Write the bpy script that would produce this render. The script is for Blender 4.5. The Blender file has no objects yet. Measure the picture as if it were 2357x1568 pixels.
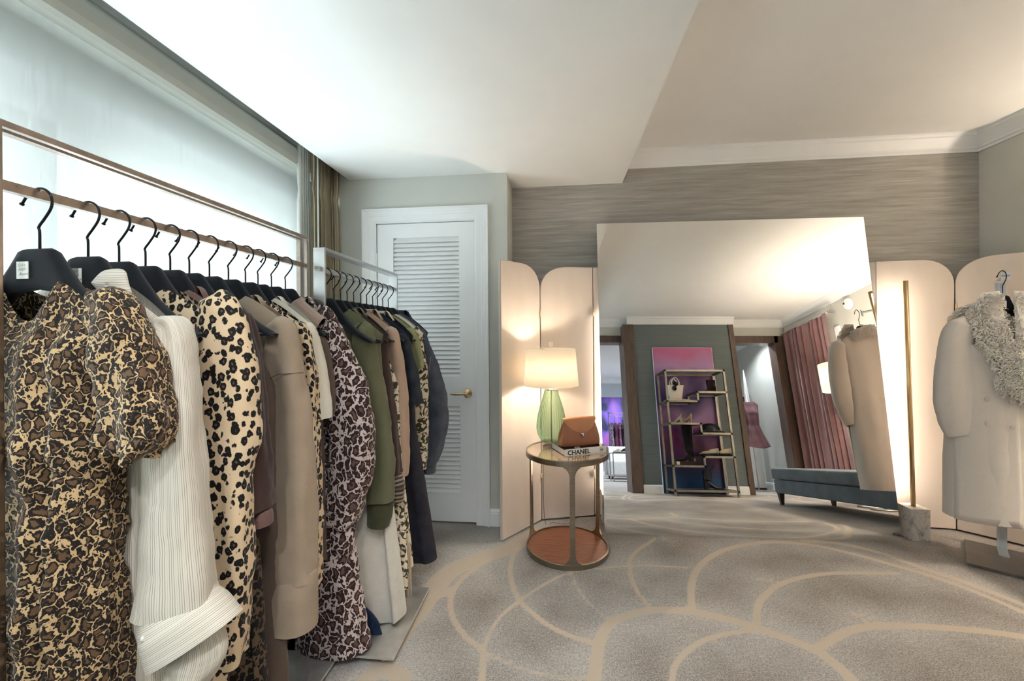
import bpy, bmesh, math, random
import numpy as np
from mathutils import Vector, Matrix
random.seed(7); np.random.seed(7)
sc = bpy.context.scene
C = sc.collection
# ------------------------------------------------------------------ camera
F, CXP, CYP = 980.0, 1178.5, 769.0
ROLL, YAW, EYE = math.radians(0.43), math.radians(6.29), 1.273
cam_p = np.array([0, 0, EYE])
fw = np.array([-math.sin(YAW), math.cos(YAW), 0.]); rt = np.array([math.cos(YAW), math.sin(YAW), 0.]); upv = np.array([0, 0, 1.])
_R = math.cos(ROLL)*rt - math.sin(ROLL)*upv
_U = math.sin(ROLL)*rt + math.cos(ROLL)*upv
cam = bpy.data.cameras.new('camera'); camo = bpy.data.objects.new('camera', cam); C.objects.link(camo)
cam.sensor_width = 36; cam.lens = 36*F/2357; cam.shift_y = -15/2357; cam.clip_start = .02
M = Matrix(((_R[0], _U[0], -fw[0], 0), (_R[1], _U[1], -fw[1], 0), (_R[2], _U[2], -fw[2], EYE), (0, 0, 0, 1)))
camo.matrix_world = M
sc.camera = camo
# ------------------------------------------------------------------ light and exposure
sc.view_settings.view_transform = 'Standard'; sc.view_settings.look = 'None'
sc.view_settings.gamma = 1.0; sc.view_settings.use_curve_mapping = False
sc.view_settings.exposure = 2.02
W = bpy.data.worlds.new('sky'); sc.world = W; W.use_nodes = True
_bg = W.node_tree.nodes['Background']
_bg.inputs['Color'].default_value = (0.92, 0.97, 1.0, 1); _bg.inputs['Strength'].default_value = .50
def area_light(name, loc, rot, sx, sy, power, col, portal=False, spread=None):
    l = bpy.data.lights.new(name, 'AREA'); l.shape = 'RECTANGLE'; l.size = sx; l.size_y = sy
    l.energy = power; l.color = col
    o = bpy.data.objects.new(name, l); C.objects.link(o); o.location = loc; o.rotation_euler = rot
    if portal: l.cycles.is_portal = True
    if spread: l.spread = spread
    return o
area_light('window_portal', (-1.83, 0.95, 1.15), (0, -math.pi/2, 0), 2.2, 3.5, 1, (1, 1, 1), portal=True)
# unseen area light added below the window, aimed up to brighten the ceiling
area_light('ceiling_fill_light', (-3.0, .95, -.15), (0, math.radians(-150), 0), 1.8, 4.4, 205, (.76, .90, 1.))
area_light('sky_glow', (-2.6, .95, 2.6), (0, math.radians(-65), 0), 1.4, 4.0, 5, (.85, .94, 1.))
# bounce limits suit a closed room
sc.cycles.max_bounces = 9; sc.cycles.diffuse_bounces = 4; sc.cycles.glossy_bounces = 5
sc.cycles.transmission_bounces = 6; sc.cycles.transparent_max_bounces = 8
sc.cycles.caustics_reflective = False; sc.cycles.caustics_refractive = False
sc.cycles.sample_clamp_indirect = 6.0
sc.cycles.use_denoising = True; sc.cycles.use_adaptive_sampling = True; sc.cycles.adaptive_threshold = .05
# ------------------------------------------------------------------ pixel helpers (a pixel is a direction; a plane gives the distance)
def ray(x, y):
    a = (x-CXP)/F; b = -(y-CYP)/F; c, s = math.cos(ROLL), math.sin(ROLL)
    return fw + (a*c+b*s)*rt + (-a*s+b*c)*upv
def atZ(x, y, z=0.):
    d = ray(x, y); return cam_p + (z-EYE)/d[2]*d
def atY(x, y, k):
    d = ray(x, y); return cam_p + k/d[1]*d
def atX(x, y, k):
    d = ray(x, y); return cam_p + k/d[0]*d
# ------------------------------------------------------------------ object helpers
def props(o, label=None, cat=None, group=None, kind=None):
    if label: o['label'] = label
    if cat: o['category'] = cat
    if group: o['group'] = group
    if kind: o['kind'] = kind
    return o
def thing(name, label, cat, loc=(0, 0, 0), rz=0., group=None, kind=None):
    o = bpy.data.objects.new(name, None); C.objects.link(o); o.empty_display_size = .05
    o.location = loc; o.rotation_euler = (0, 0, rz)
    return props(o, label, cat, group, kind)
def org(p):
    """world translation of a chain of parents (unrotated parents)"""
    v = Vector((0, 0, 0))
    while p is not None:
        v += Vector(p.location); p = p.parent
    return v
def mesh(name, V, Fc, mat, parent=None, smooth=True, uv=None, local=False, label=None):
    V = np.asarray(V, float).reshape(-1, 3)
    if parent is not None and not local: V = V - np.array(org(parent))
    me = bpy.data.meshes.new(name); me.from_pydata(V.tolist(), [], [tuple(int(i) for i in f) for f in Fc])
    if uv is not None:
        l = me.uv_layers.new(name='UVMap'); uv = np.asarray(uv, float)
        idx = np.zeros(len(me.loops), dtype=np.int32); me.loops.foreach_get('vertex_index', idx)
        l.data.foreach_set('uv', uv[idx].ravel())
    if smooth: me.polygons.foreach_set('use_smooth', [True]*len(me.polygons))
    me.materials.append(mat); me.update()
    o = bpy.data.objects.new(name, me); C.objects.link(o); o.parent = parent
    if label: o['label'] = label
    return o
def from_bm(name, bm, mat, parent=None, smooth=False, local=False, label=None):
    if parent is not None and not local:
        bmesh.ops.translate(bm, verts=bm.verts, vec=-org(parent))
    me = bpy.data.meshes.new(name); bm.to_mesh(me); bm.free()
    if smooth:
        me.polygons.foreach_set('use_smooth', [True]*len(me.polygons))
    me.materials.append(mat)
    o = bpy.data.objects.new(name, me); C.objects.link(o); o.parent = parent
    if label: o['label'] = label
    return o
def bm_box(bm, x0, x1, y0, y1, z0, z1, bevel=0., seg=2):
    r = bmesh.ops.create_cube(bm, size=1.0)
    vs = r['verts']
    for v in vs:
        v.co = Vector((x0+(v.co.x+.5)*(x1-x0), y0+(v.co.y+.5)*(y1-y0), z0+(v.co.z+.5)*(z1-z0)))
    if bevel > 0:
        es = list({e for v in vs for e in v.link_edges})
        bmesh.ops.bevel(bm, geom=es, offset=bevel, segments=seg, profile=.6, affect='EDGES')
    return bm
def box(name, x0, x1, y0, y1, z0, z1, mat, parent=None, bevel=0., local=False, seg=2, label=None):
    bm = bmesh.new(); bm_box(bm, min(x0, x1), max(x0, x1), min(y0, y1), max(y0, y1), min(z0, z1), max(z0, z1), bevel, seg)
    return from_bm(name, bm, mat, parent, smooth=False, local=local, label=label)
def boxes(name, lst, mat, parent=None, bevel=0., local=False):
    bm = bmesh.new()
    for b in lst: bm_box(bm, *b, bevel=bevel)
    return from_bm(name, bm, mat, parent, local=local)
def prism(name, poly, axis, t0, t1, mat, parent=None, bevel=0., local=False, smooth=False, label=None):
    """polygon in the two other axes, extruded along axis (0=x,1=y,2=z)"""
    bm = bmesh.new(); oth = [i for i in range(3) if i != axis]
    lo = []; hi = []
    for p in poly:
        c = [0, 0, 0]; c[oth[0]] = p[0]; c[oth[1]] = p[1]
        c[axis] = t0; lo.append(bm.verts.new(c)); c[axis] = t1; hi.append(bm.verts.new(c))
    n = len(poly)
    bm.faces.new(lo[::-1]); bm.faces.new(hi)
    for i in range(n): bm.faces.new((lo[i], lo[(i+1) % n], hi[(i+1) % n], hi[i]))
    bmesh.ops.recalc_face_normals(bm, faces=bm.faces)
    if bevel:
        es = [e for e in bm.edges if abs(e.calc_face_angle(0)) > .5]
        bmesh.ops.bevel(bm, geom=es, offset=bevel, segments=2, profile=.6, affect='EDGES')
    return from_bm(name, bm, mat, parent, smooth=smooth, local=local, label=label)
def lathe_vf(prof, n=48, c=(0, 0, 0), rib=0., nrib=0):
    V = []; Fc = []; m = len(prof)
    for i in range(n):
        a = 2*math.pi*i/n
        for r, z in prof:
            k = r*(1+rib*abs(math.cos(nrib*a/2))) if nrib else r
            V.append((c[0]+k*math.cos(a), c[1]+k*math.sin(a), c[2]+z))
    for i in range(n):
        j = (i+1) % n
        for k in range(m-1): Fc.append((i*m+k, j*m+k, j*m+k+1, i*m+k+1))
    return V, Fc
def lathe(name, prof, mat, parent=None, n=48, c=(0, 0, 0), local=False, rib=0., nrib=0, label=None, smooth=True):
    V, Fc = lathe_vf(prof, n, c, rib, nrib); return mesh(name, V, Fc, mat, parent, smooth=smooth, local=local, label=label)
def catmull(P, n):
    P = np.asarray(P, float); m = len(P); out = []
    Q = np.vstack([2*P[0]-P[1], P, 2*P[-1]-P[-2]])
    for s in np.linspace(0, m-1, n):
        i = min(int(s), m-2); t = s-i; p0, p1, p2, p3 = Q[i:i+4]
        out.append(.5*((2*p1)+(-p0+p2)*t+(2*p0-5*p1+4*p2-p3)*t*t+(-p0+3*p1-3*p2+p3)*t**3))
    return np.array(out)
def wire_vf(P, r, seg=8, closed=False):
    P = np.asarray(P, float); n = len(P); V = []; Fc = []
    T = np.gradient(P, axis=0) if not closed else (np.roll(P, -1, 0)-np.roll(P, 1, 0))
    T /= (np.linalg.norm(T, axis=1)[:, None]+1e-12)
    ref = np.array([0, 0, 1.]) if abs(T[0][2]) < .9 else np.array([0, 1., 0])
    nrm = np.cross(T[0], ref); nrm /= np.linalg.norm(nrm)
    rr = np.broadcast_to(np.asarray(r, float), (n,))
    for i in range(n):
        nrm = nrm - (nrm@T[i])*T[i]; nrm /= (np.linalg.norm(nrm)+1e-12); b = np.cross(T[i], nrm)
        for k in range(seg):
            a = 2*math.pi*k/seg; V.append(P[i]+rr[i]*(math.cos(a)*nrm+math.sin(a)*b))
    for i in range(n if closed else n-1):
        j = (i+1) % n
        for k in range(seg):
            l = (k+1) % seg; Fc.append((i*seg+k, i*seg+l, j*seg+l, j*seg+k))
    if not closed:
        Fc.append(tuple(range(seg))[::-1]); Fc.append(tuple((n-1)*seg+k for k in range(seg)))
    return V, Fc
def wire(name, P, r, mat, parent=None, seg=8, closed=False, local=False, label=None):
    V, Fc = wire_vf(P, r, seg, closed); return mesh(name, V, Fc, mat, parent, local=local, label=label)
def joinvf(lst):
    V = []; Fc = []
    for v, f in lst:
        o = len(V); V.extend(list(v)); Fc.extend([tuple(i+o for i in q) for q in f])
    return V, Fc
def copy_tree(o, parent=None):
    c = o.copy(); C.objects.link(c); c.parent = parent
    for k in ('label',):
        pass
    for ch in list(o.children): copy_tree(ch, c)
    return c
def text_mesh(name, body, size, org_, xd, yd, mat, parent=None, shear=0., bold=0., align='LEFT', depth=.0004, local=False, label=None):
    cu = bpy.data.curves.new(name, 'FONT'); cu.body = body; cu.size = size; cu.shear = shear; cu.offset = bold
    cu.align_x = align; cu.resolution_u = 3
    to = bpy.data.objects.new(name+'_t', cu); C.objects.link(to)
    dg = bpy.context.evaluated_depsgraph_get(); me = bpy.data.meshes.new_from_object(to.evaluated_get(dg))
    C.objects.unlink(to); bpy.data.objects.remove(to)
    xd = np.asarray(xd, float); yd = np.asarray(yd, float); xd /= np.linalg.norm(xd); yd /= np.linalg.norm(yd)
    n = np.cross(xd, yd); o_ = np.asarray(org_, float)
    V = [o_+v.co.x*xd+v.co.y*yd+n*depth for v in me.vertices]; Fc = [tuple(p.vertices) for p in me.polygons]
    return mesh(name, V, Fc, mat, parent, smooth=False, local=local, label=label)
# ------------------------------------------------------------------ material helpers
MATS = {}
class NT:
    def __init__(s, name):
        s.m = bpy.data.materials.new(name); s.m.use_nodes = True; s.t = s.m.node_tree; s.t.nodes.clear()
        s.out = s.n('ShaderNodeOutputMaterial'); s.b = s.n('ShaderNodeBsdfPrincipled'); s.l(s.b, 0, s.out, 0)
    def n(s, typ, **k):
        nd = s.t.nodes.new(typ)
        for a, v in k.items(): setattr(nd, a, v)
        return nd
    def l(s, a, i, b, j): s.t.links.new(a.outputs[i], b.inputs[j])
    def noise(s, scale, co=None, detail=3, rough=.55, dist=0., stretch=None, which='Object'):
        nd = s.n('ShaderNodeTexNoise'); nd.inputs['Scale'].default_value = scale; nd.inputs['Detail'].default_value = detail
        nd.inputs['Roughness'].default_value = rough; nd.inputs['Distortion'].default_value = dist
        s.coord(nd, stretch, which, co); return nd
    def coord(s, nd, stretch=None, which='Object', co=None):
        if co is None:
            tc = s.n('ShaderNodeTexCoord'); src, so = tc, which
        else: src, so = co
        if stretch:
            mp = s.n('ShaderNodeMapping'); mp.inputs['Scale'].default_value = stretch
            s.l(src, so, mp, 'Vector'); src, so = mp, 0
        s.l(src, so, nd, 'Vector')
    def ramp(s, src, so, stops, interp='LINEAR'):
        r = s.n('ShaderNodeValToRGB'); r.color_ramp.interpolation = interp; e = r.color_ramp.elements
        while len(e) > 1: e.remove(e[0])
        e[0].position = stops[0][0]; e[0].color = (*stops[0][1], 1)
        for p, c in stops[1:]:
            x = e.new(p); x.color = (*c, 1)
        s.l(src, so, r, 'Fac'); return r
    def math(s, op, a, b=None, c=None, clamp=False):
        nd = s.n('ShaderNodeMath', operation=op, use_clamp=clamp)
        for i, v in enumerate((a, b, c)):
            if v is None: continue
            if isinstance(v, tuple): s.l(v[0], v[1], nd, i)
            else: nd.inputs[i].default_value = v
        return nd
    def mix(s, fac, a, b, blend='MIX'):
        nd = s.n('ShaderNodeMix', data_type='RGBA', blend_type=blend)
        for i, v in ((0, fac), (6, a), (7, b)):
            if isinstance(v, tuple) and not isinstance(v[0], (int, float)): s.l(v[0], v[1], nd, i)
            elif i == 0: nd.inputs[0].default_value = v
            else: nd.inputs[i].default_value = (*v, 1)
        return nd
    def bump(s, src, so, strength=.2, dist=.002):
        b = s.n('ShaderNodeBump'); b.inputs['Strength'].default_value = strength; b.inputs['Distance'].default_value = dist
        s.l(src, so, b, 'Height'); s.l(b, 0, s.b, 'Normal'); return b
    def set(s, **k):
        for a, v in k.items():
            nm = {'rough': 'Roughness', 'metal': 'Metallic', 'col': 'Base Color', 'spec': 'Specular IOR Level', 'sheen': 'Sheen Weight',
                  'trans': 'Transmission Weight', 'ior': 'IOR', 'coat': 'Coat Weight', 'emis': 'Emission Strength', 'ecol': 'Emission Color', 'alpha': 'Alpha', 'aniso': 'Anisotropic'}[a]
            s.b.inputs[nm].default_value = (*v, 1) if isinstance(v, tuple) else v
        return s
def srgb(r, g, b):
    f = lambda c: (c/255/12.92 if c/255 <= .04045 else ((c/255+.055)/1.055)**2.4)
    return (f(r), f(g), f(b))
def plain(name, col, rough=.6, metal=0., var=.06, vs=6., bump=0., bs=200., stretch=None, **k):
    t = NT(name); t.set(rough=rough, metal=metal, **k)
    nz = t.noise(vs, stretch=stretch)
    r = t.ramp(nz, 0, [(.3, tuple(c*(1-var) for c in col)), (.7, tuple(min(1, c*(1+var)) for c in col))])
    t.l(r, 0, t.b, 'Base Color')
    if bump:
        n2 = t.noise(bs, detail=2); t.bump(n2, 0, bump, .002)
    return t.m
def fabric(name, col, weave=900., rough=.85, var=.08, bump=.25, sheen=.15, fold=7.):
    t = NT(name); t.set(rough=rough, sheen=sheen, spec=.2)
    nz = t.noise(fold, detail=4); r = t.ramp(nz, 0, [(.3, tuple(c*(1-var) for c in col)), (.7, tuple(min(1, c*(1+var)) for c in col))])
    n2 = t.noise(weave, detail=1); g = t.ramp(n2, 0, [(.35, (.86,)*3), (.65, (1.1,)*3)])
    mx = t.mix(1., (r, 0), (g, 0), 'MULTIPLY'); t.l(mx, 2, t.b, 'Base Color'); t.bump(n2, 0, bump, .0015)
    return t.m
def leopard(name, base, base2, mid, dark, scale, r0=.22, r1=.47, brk=.36, dist=.045, rough=.7, small=True, stretch=(1., 1., .78)):
    t = NT(name); t.set(rough=rough, sheen=.1, spec=.25)
    tc = t.n('ShaderNodeTexCoord')
    mp = t.n('ShaderNodeMapping'); mp.inputs['Scale'].default_value = stretch; mp.inputs['Rotation'].default_value = (.35, .25, 0.1)
    t.l(tc, 'Object', mp, 'Vector')
    nz = t.noise(scale*1.1, co=(mp, 0), detail=2)
    sub = t.n('ShaderNodeVectorMath', operation='MULTIPLY_ADD'); sub.inputs[1].default_value = (dist,)*3; sub.inputs[2].default_value = (-dist/2,)*3
    t.l(nz, 'Color', sub, 0)
    add = t.n('ShaderNodeVectorMath', operation='ADD'); t.l(mp, 0, add, 0); t.l(sub, 0, add, 1)
    vo = t.n('ShaderNodeTexVoronoi'); vo.inputs['Scale'].default_value = scale; vo.inputs['Randomness'].default_value = .85; t.l(add, 0, vo, 'Vector')
    n2 = t.noise(scale*2.4, co=(mp, 0), detail=2)
    d = t.math('MULTIPLY_ADD', (n2, 0), brk, -brk/2); d2 = t.math('ADD', (vo, 'Distance'), (d, 0))
    n3 = t.noise(3.5, detail=3); bc = t.mix((n3, 0), base, base2)
    inner = t.ramp(d2, 0, [(0, (0, 0, 0)), (r0-.03, (0, 0, 0)), (r0+.03, (1,)*3)])
    outer = t.ramp(d2, 0, [(0, (1,)*3), (r1-.025, (1,)*3), (r1+.025, (0,)*3)])
    c1 = t.mix((inner, 0), mid, dark); c2 = t.mix((outer, 0), (bc, 2), (c1, 2))
    t.l(c2, 2, t.b, 'Base Color')
    w = t.noise(700, detail=1); t.bump(w, 0, .15, .001)
    return t.m
def rosette(name, base, base2, mid, dark, scale, gap=.07, ring=.2, brk=.12, dist=.012, rough=.7, stretch=(1., 1., .8)):
    """big-cat rosettes: pale net between broken dark rings with brown hearts"""
    t = NT(name); t.set(rough=rough, sheen=.1, spec=.25)
    tc = t.n('ShaderNodeTexCoord'); mp = t.n('ShaderNodeMapping'); mp.inputs['Scale'].default_value = stretch; mp.inputs['Rotation'].default_value = (.4, .3, .2); t.l(tc, 'Object', mp, 'Vector')
    nz = t.noise(scale*1.3, co=(mp, 0), detail=2); sub = t.n('ShaderNodeVectorMath', operation='MULTIPLY_ADD'); sub.inputs[1].default_value = (dist,)*3; sub.inputs[2].default_value = (-dist/2,)*3; t.l(nz, 'Color', sub, 0)
    add = t.n('ShaderNodeVectorMath', operation='ADD'); t.l(mp, 0, add, 0); t.l(sub, 0, add, 1)
    vo = t.n('ShaderNodeTexVoronoi', feature='DISTANCE_TO_EDGE'); vo.inputs['Scale'].default_value = scale; vo.inputs['Randomness'].default_value = .95; t.l(add, 0, vo, 'Vector')
    n2 = t.noise(scale*1.6, co=(mp, 0), detail=3, rough=.6); d = t.math('MULTIPLY_ADD', (n2, 0), brk*2, -brk); d2 = t.math('ADD', (vo, 'Distance'), (d, 0))
    n3 = t.noise(4., detail=3); bc = t.mix((n3, 0), base, base2)
    pale = t.ramp(d2, 0, [(0, (1,)*3), (max(.005, gap-.012), (1,)*3), (gap+.012, (0,)*3)]); heart = t.ramp(d2, 0, [(0, (0,)*3), (ring-.02, (0,)*3), (ring+.03, (1,)*3)])
    c1 = t.mix((heart, 0), dark, mid); c2 = t.mix((pale, 0), (c1, 2), (bc, 2)); t.l(c2, 2, t.b, 'Base Color')
    w = t.noise(700, detail=1); t.bump(w, 0, .15, .001); return t.m
def emit(name, col, strength):
    t = NT(name); t.set(col=(0.8, .8, .8), ecol=col, emis=strength, rough=.6); return t.m
# ------------------------------------------------------------------ shared materials
m_paint = plain('paint_pale_grey', srgb(203, 204, 197), .75, var=.02, bump=.05, bs=300)
m_white = plain('white_trim_paint', srgb(240, 241, 241), .4, var=.015)
m_ceil = plain('ceiling_white', srgb(244, 243, 240), .85, var=.01)
m_blue_wall = plain('cool_white_paint', srgb(205, 212, 218), .75, var=.02)
def wallpaper(name, stops, bump=.1):
    t = NT(name); t.set(rough=.62, spec=.3)
    a = t.noise(1.0, stretch=(2.2, 2.2, 46.), detail=6, rough=.62, dist=.5)
    b = t.noise(1.0, stretch=(6., 6., 190.), detail=3, rough=.6)
    m = t.math('MULTIPLY_ADD', (b, 0), .45, -.22); s_ = t.math('ADD', (a, 0), (m, 0))
    r = t.ramp(s_, 0, stops); t.l(r, 0, t.b, 'Base Color'); t.bump(s_, 0, bump, .001); return t.m
m_wallpaper = wallpaper('brushed_wallpaper', [(.22, srgb(146, 141, 133)), (.45, srgb(166, 162, 155)), (.58, srgb(176, 173, 166)), (.78, srgb(196, 192, 184))], .04)
m_grasscloth = wallpaper('grey_green_wallcovering', [(.25, srgb(104, 112, 113)), (.75, srgb(118, 126, 126))], .05)
def wood(name, c0, c1, stretch, rough=.4, dist=1.2, coat=.0):
    t = NT(name); t.set(rough=rough, coat=coat)
    a = t.noise(1.0, stretch=stretch, detail=5, rough=.65, dist=dist); r = t.ramp(a, 0, [(.3, c0), (.7, c1)])
    t.l(r, 0, t.b, 'Base Color'); t.bump(a, 0, .08, .001); return t.m
m_brown = wood('dark_brown_casing_wood', srgb(78, 62, 54), srgb(112, 92, 80), (30, 30, 3))
def metal(name, col, rough=.28, stretch=(6, 6, 6), amt=.12, aniso=0.):
    t = NT(name); t.set(metal=1., rough=rough, aniso=aniso)
    a = t.noise(4., stretch=stretch, detail=3); r = t.ramp(a, 0, [(.3, tuple(c*.82 for c in col)), (.7, tuple(min(1, c*1.1) for c in col))])
    t.l(r, 0, t.b, 'Base Color'); rr = t.math('MULTIPLY_ADD', (a, 0), amt, rough-amt/2); t.l(rr, 0, t.b, 'Roughness'); return t.m
m_steel = metal('brushed_steel', (.60, .60, .60), .3, (2, 60, 2))
m_footsteel = metal('pale_foot_steel', (.80, .79, .77), .5, (3, 3, 3))
m_bronze = metal('bronze_steel', (.40, .33, .29), .30, (8, 8, 8))
m_brass = metal('aged_brass', (.78, .58, .33), .3, (8, 8, 2))
m_tablebrass = metal('antique_brass_band', (.33, .28, .215), .30, (3, 3, 30))
m_champagne = metal('champagne_metal', (.40, .375, .33), .38, (3, 3, 3))
m_chrome = metal('chrome', (.8, .8, .8), .12)
m_blackwire = plain('black_metal_wire', (.012, .012, .014), .28, metal=.6)
m_velvet = fabric('black_velvet', (.012, .014, .018), weave=1500, rough=.95, var=.3, sheen=.10, bump=.1)
m_tag = plain('hanger_label_paper', srgb(232, 230, 222), .6, var=.02)
m_ink = plain('black_ink', (.008, .008, .008), .5)
m_screen = plain('cream_leather_panel', srgb(216, 203, 191), .55, var=.035, vs=9, bump=.06, bs=500, stretch=(1, 1, .25))
m_screen_edge = plain('screen_edge_white', srgb(232, 228, 220), .5)
m_dark = plain('dark_gap', (.02, .018, .016), .8)
# ------------------------------------------------------------------ setting: floor (carpet)
ZS = 2357/1507
def zf(x, y): return atZ(850+x/ZS, 1150+y/ZS)[:2]
vines = []   # (pts, width m, is trunk)
def vine(w, pts, trunk=0): vines.append((np.array([zf(*p) for p in pts]), w, trunk))
vine(.048, [(800, 700), (812, 640), (818, 580), (828, 520), (850, 465), (900, 428), (1000, 402), (1080, 398), (1170, 405), (1300, 433), (1400, 463), (1500, 500), (1600, 540), (1680, 595), (1740, 654), (1800, 720)], 1)
vine(.028, [(520, 175), (410, 230), (335, 285), (298, 340), (292, 390), (308, 440), (345, 492), (408, 548), (408, 600), (400, 700)])
vine(.028, [(525, 178), (508, 240), (513, 300), (540, 362), (580, 402), (640, 450), (720, 490), (800, 515), (828, 520)])
vine(.018, [(408, 548), (430, 490), (470, 425), (540, 365), (620, 312), (720, 265), (860, 245), (1000, 238), (1150, 246)])
vine(.017, [(722, 250), (740, 300), (780, 362), (835, 410), (865, 432)])
vine(.022, [(1030, 140), (950, 198), (938, 250), (958, 320), (1000, 375), (1010, 400)])
vine(.034, [(1160, 385), (1160, 310), (1182, 250), (1240, 200), (1320, 170), (1450, 153), (1600, 165), (1750, 198), (1900, 240), (2050, 285), (2200, 340), (2357, 408), (2480, 470)])
vine(.040, [(1560, 146), (1700, 160), (1850, 195), (2000, 250), (2150, 300), (2357, 380), (2500, 440)])
vine(.030, [(1395, 440), (1400, 382), (1430, 340), (1480, 305), (1560, 280), (1680, 265), (1900, 266)])
vine(.014, [(1480, 303), (1440, 285), (1400, 287), (1440, 296), (1470, 312)])
vine(.040, [(1600, 545), (1690, 490), (1750, 466), (1850, 455), (2000, 458), (2200, 473), (2357, 495), (2500, 520)])
vine(.014, [(1850, 452), (1790, 420), (1730, 405), (1775, 430), (1810, 462)])
vine(.017, [(408, 548), (500, 590), (600, 625), (700, 642), (780, 640), (815, 620)])
vine(.024, [(1085, 720), (1090, 654), (1100, 600), (1140, 550), (1210, 505), (1300, 480), (1420, 470)])
vine(.010, [(1085, 477), (1150, 485), (1210, 503), (1290, 530)])
vine(.12, [(160, 420), (240, 310), (300, 255), (400, 212), (500, 178), (600, 120)], 1)
vine(.06, [(165, 410), (215, 360), (290, 330)], 0)
vine(.08, [(40, 590), (120, 480), (200, 370), (250, 300)], 1)
vine(.07, [(-60, 700), (40, 610), (120, 640)], 1)
# the design carries on behind the camera as turned repeats of the same vines
rep = []
for ang, piv, sft in ((math.pi, (1.3, 1.6), (.2, -1.6)), (math.pi*.9, (.5, 1.5), (2.2, -1.1)), (-.5, (.5, 1.5), (-.3, -2.2))):
    for p, w, tk in vines:
        q = p-np.array(piv); c_, s_ = math.cos(ang), math.sin(ang)
        q = np.stack([q[:, 0]*c_-q[:, 1]*s_, q[:, 0]*s_+q[:, 1]*c_], 1)+np.array(piv)+np.array(sft)
        q = q[q[:, 1] < 1.15]
        if len(q) > 2: rep.append((q, w, tk))
segs = []
for p, w, tk in vines+rep:
    q = catmull(np.c_[p, np.zeros(len(p))], len(p)*5)[:, :2]
    for a, b in zip(q[:-1], q[1:]): segs.append((a[0], a[1], b[0], b[1], w/2, tk))
def carpet_grid(x0, x1, y0, y1, st):
    nx = int((x1-x0)/st)+1; ny = int((y1-y0)/st)+1
    gx, gy = np.meshgrid(np.linspace(x0, x1, nx), np.linspace(y0, y1, ny)); Pp = np.stack([gx.ravel(), gy.ravel()], 1)
    sd = np.full(len(Pp), 1.0); tr = np.full(len(Pp), 1.0)
    for ax, ay, bx, by, w, tk in segs:
        mk = (Pp[:, 0] > min(ax, bx)-.5) & (Pp[:, 0] < max(ax, bx)+.5) & (Pp[:, 1] > min(ay, by)-.5) & (Pp[:, 1] < max(ay, by)+.5)
        if not mk.any(): continue
        q = Pp[mk]; d = np.array([bx-ax, by-ay]); L = d@d+1e-9
        t = np.clip(((q-[ax, ay])@d)/L, 0, 1); dd = np.hypot(q[:, 0]-ax-t*d[0], q[:, 1]-ay-t*d[1])-w
        sd[mk] = np.minimum(sd[mk], dd)
        tr[mk] = np.minimum(tr[mk], dd+(0 if tk else .10))
    i = np.arange(nx*ny).reshape(ny, nx)
    Fc = np.stack([i[:-1, :-1].ravel(), i[:-1, 1:].ravel(), i[1:, 1:].ravel(), i[1:, :-1].ravel()], 1)
    return np.c_[Pp, np.zeros(len(Pp))], Fc, sd, tr
def carpet_mat():
    t = NT('swirl_carpet'); t.set(rough=.95, sheen=.2, spec=.1)
    a = t.n('ShaderNodeAttribute', attribute_name='vine'); b = t.n('ShaderNodeAttribute', attribute_name='trunk')
    n1 = t.noise(60, detail=2); e = t.math('MULTIPLY_ADD', (n1, 0), .010, -.005); d = t.math('ADD', (a, 'Fac'), (e, 0))
    vm = t.ramp(d, 0, [(0, (1,)*3), (.003, (0,)*3)])
    vm.color_ramp.elements[0].position = 0.0
    d5 = t.math('MULTIPLY_ADD', (d, 0), 130., .5, clamp=True); inv = t.math('SUBTRACT', 1., (d5, 0))
    sp = t.noise(190, detail=2, rough=.75); sp2 = t.noise(75, detail=2)
    big = t.noise(2.3, detail=3)
    near = t.ramp(b, 'Fac', [(0., (1,)*3), (.30, (0,)*3)])
    m1 = t.math('MULTIPLY_ADD', (big, 0), 1.1, -.38); m2 = t.math('MULTIPLY_ADD', (near, 0), .55, (m1, 0)); 
    # the light yarn comes in as speckle, denser where the cell is paler
    s3 = t.math('MULTIPLY_ADD', (sp, 0), 2.6, -1.3); s4 = t.math('ADD', (s3, 0), (m2, 0), clamp=True)
    body = t.mix((s4, 0), srgb(126, 116, 108), srgb(198, 196, 191))
    g = t.ramp(sp2, 0, [(.3, (.82,)*3), (.7, (1.12,)*3)]); body2 = t.mix(1., (body, 2), (g, 0), 'MULTIPLY')
    g2 = t.ramp(sp, 0, [(.3, (.93,)*3), (.7, (1.05,)*3)]); vc = t.mix(1., srgb(196, 183, 165), (g2, 0), 'MULTIPLY')
    fin = t.mix((inv, 0), (body2, 2), (vc, 2)); t.l(fin, 2, t.b, 'Base Color')
    h = t.math('MULTIPLY_ADD', (inv, 0), .5, (sp, 0)); t.bump(h, 0, .55, .004)
    return t.m
m_carpet = carpet_mat()
V, Fc, sd, tr = carpet_grid(-1.85, 3.80, -0.92, 3.16, .019)
floor = mesh('floor', V, Fc, m_carpet, smooth=False); floor['kind'] = 'structure'
for nm, arr in (('vine', sd), ('trunk', tr)):
    at = floor.data.attributes.new(nm, 'FLOAT', 'POINT'); at.data.foreach_set('value', arr.astype(np.float32))
m_carpet2 = plain('plain_taupe_carpet', srgb(160, 154, 148), .95, var=.08, vs=30, bump=.4, bs=400)
def struct(o): o['kind'] = 'structure'; return o
struct(box('floor_anteroom', -.6, 5.2, -6.4, -.92, -.1, 0, m_carpet2))
# ------------------------------------------------------------------ setting: walls
YB, YD, XR, XRF, XW = 3.107, 2.801, 2.741, 3.75, -1.75
ZS_, ZC = 2.344, 2.55
struct(box('wall_back', -.335, XRF+.1, YB, YB+.12, 0, ZC, m_wallpaper))
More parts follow.
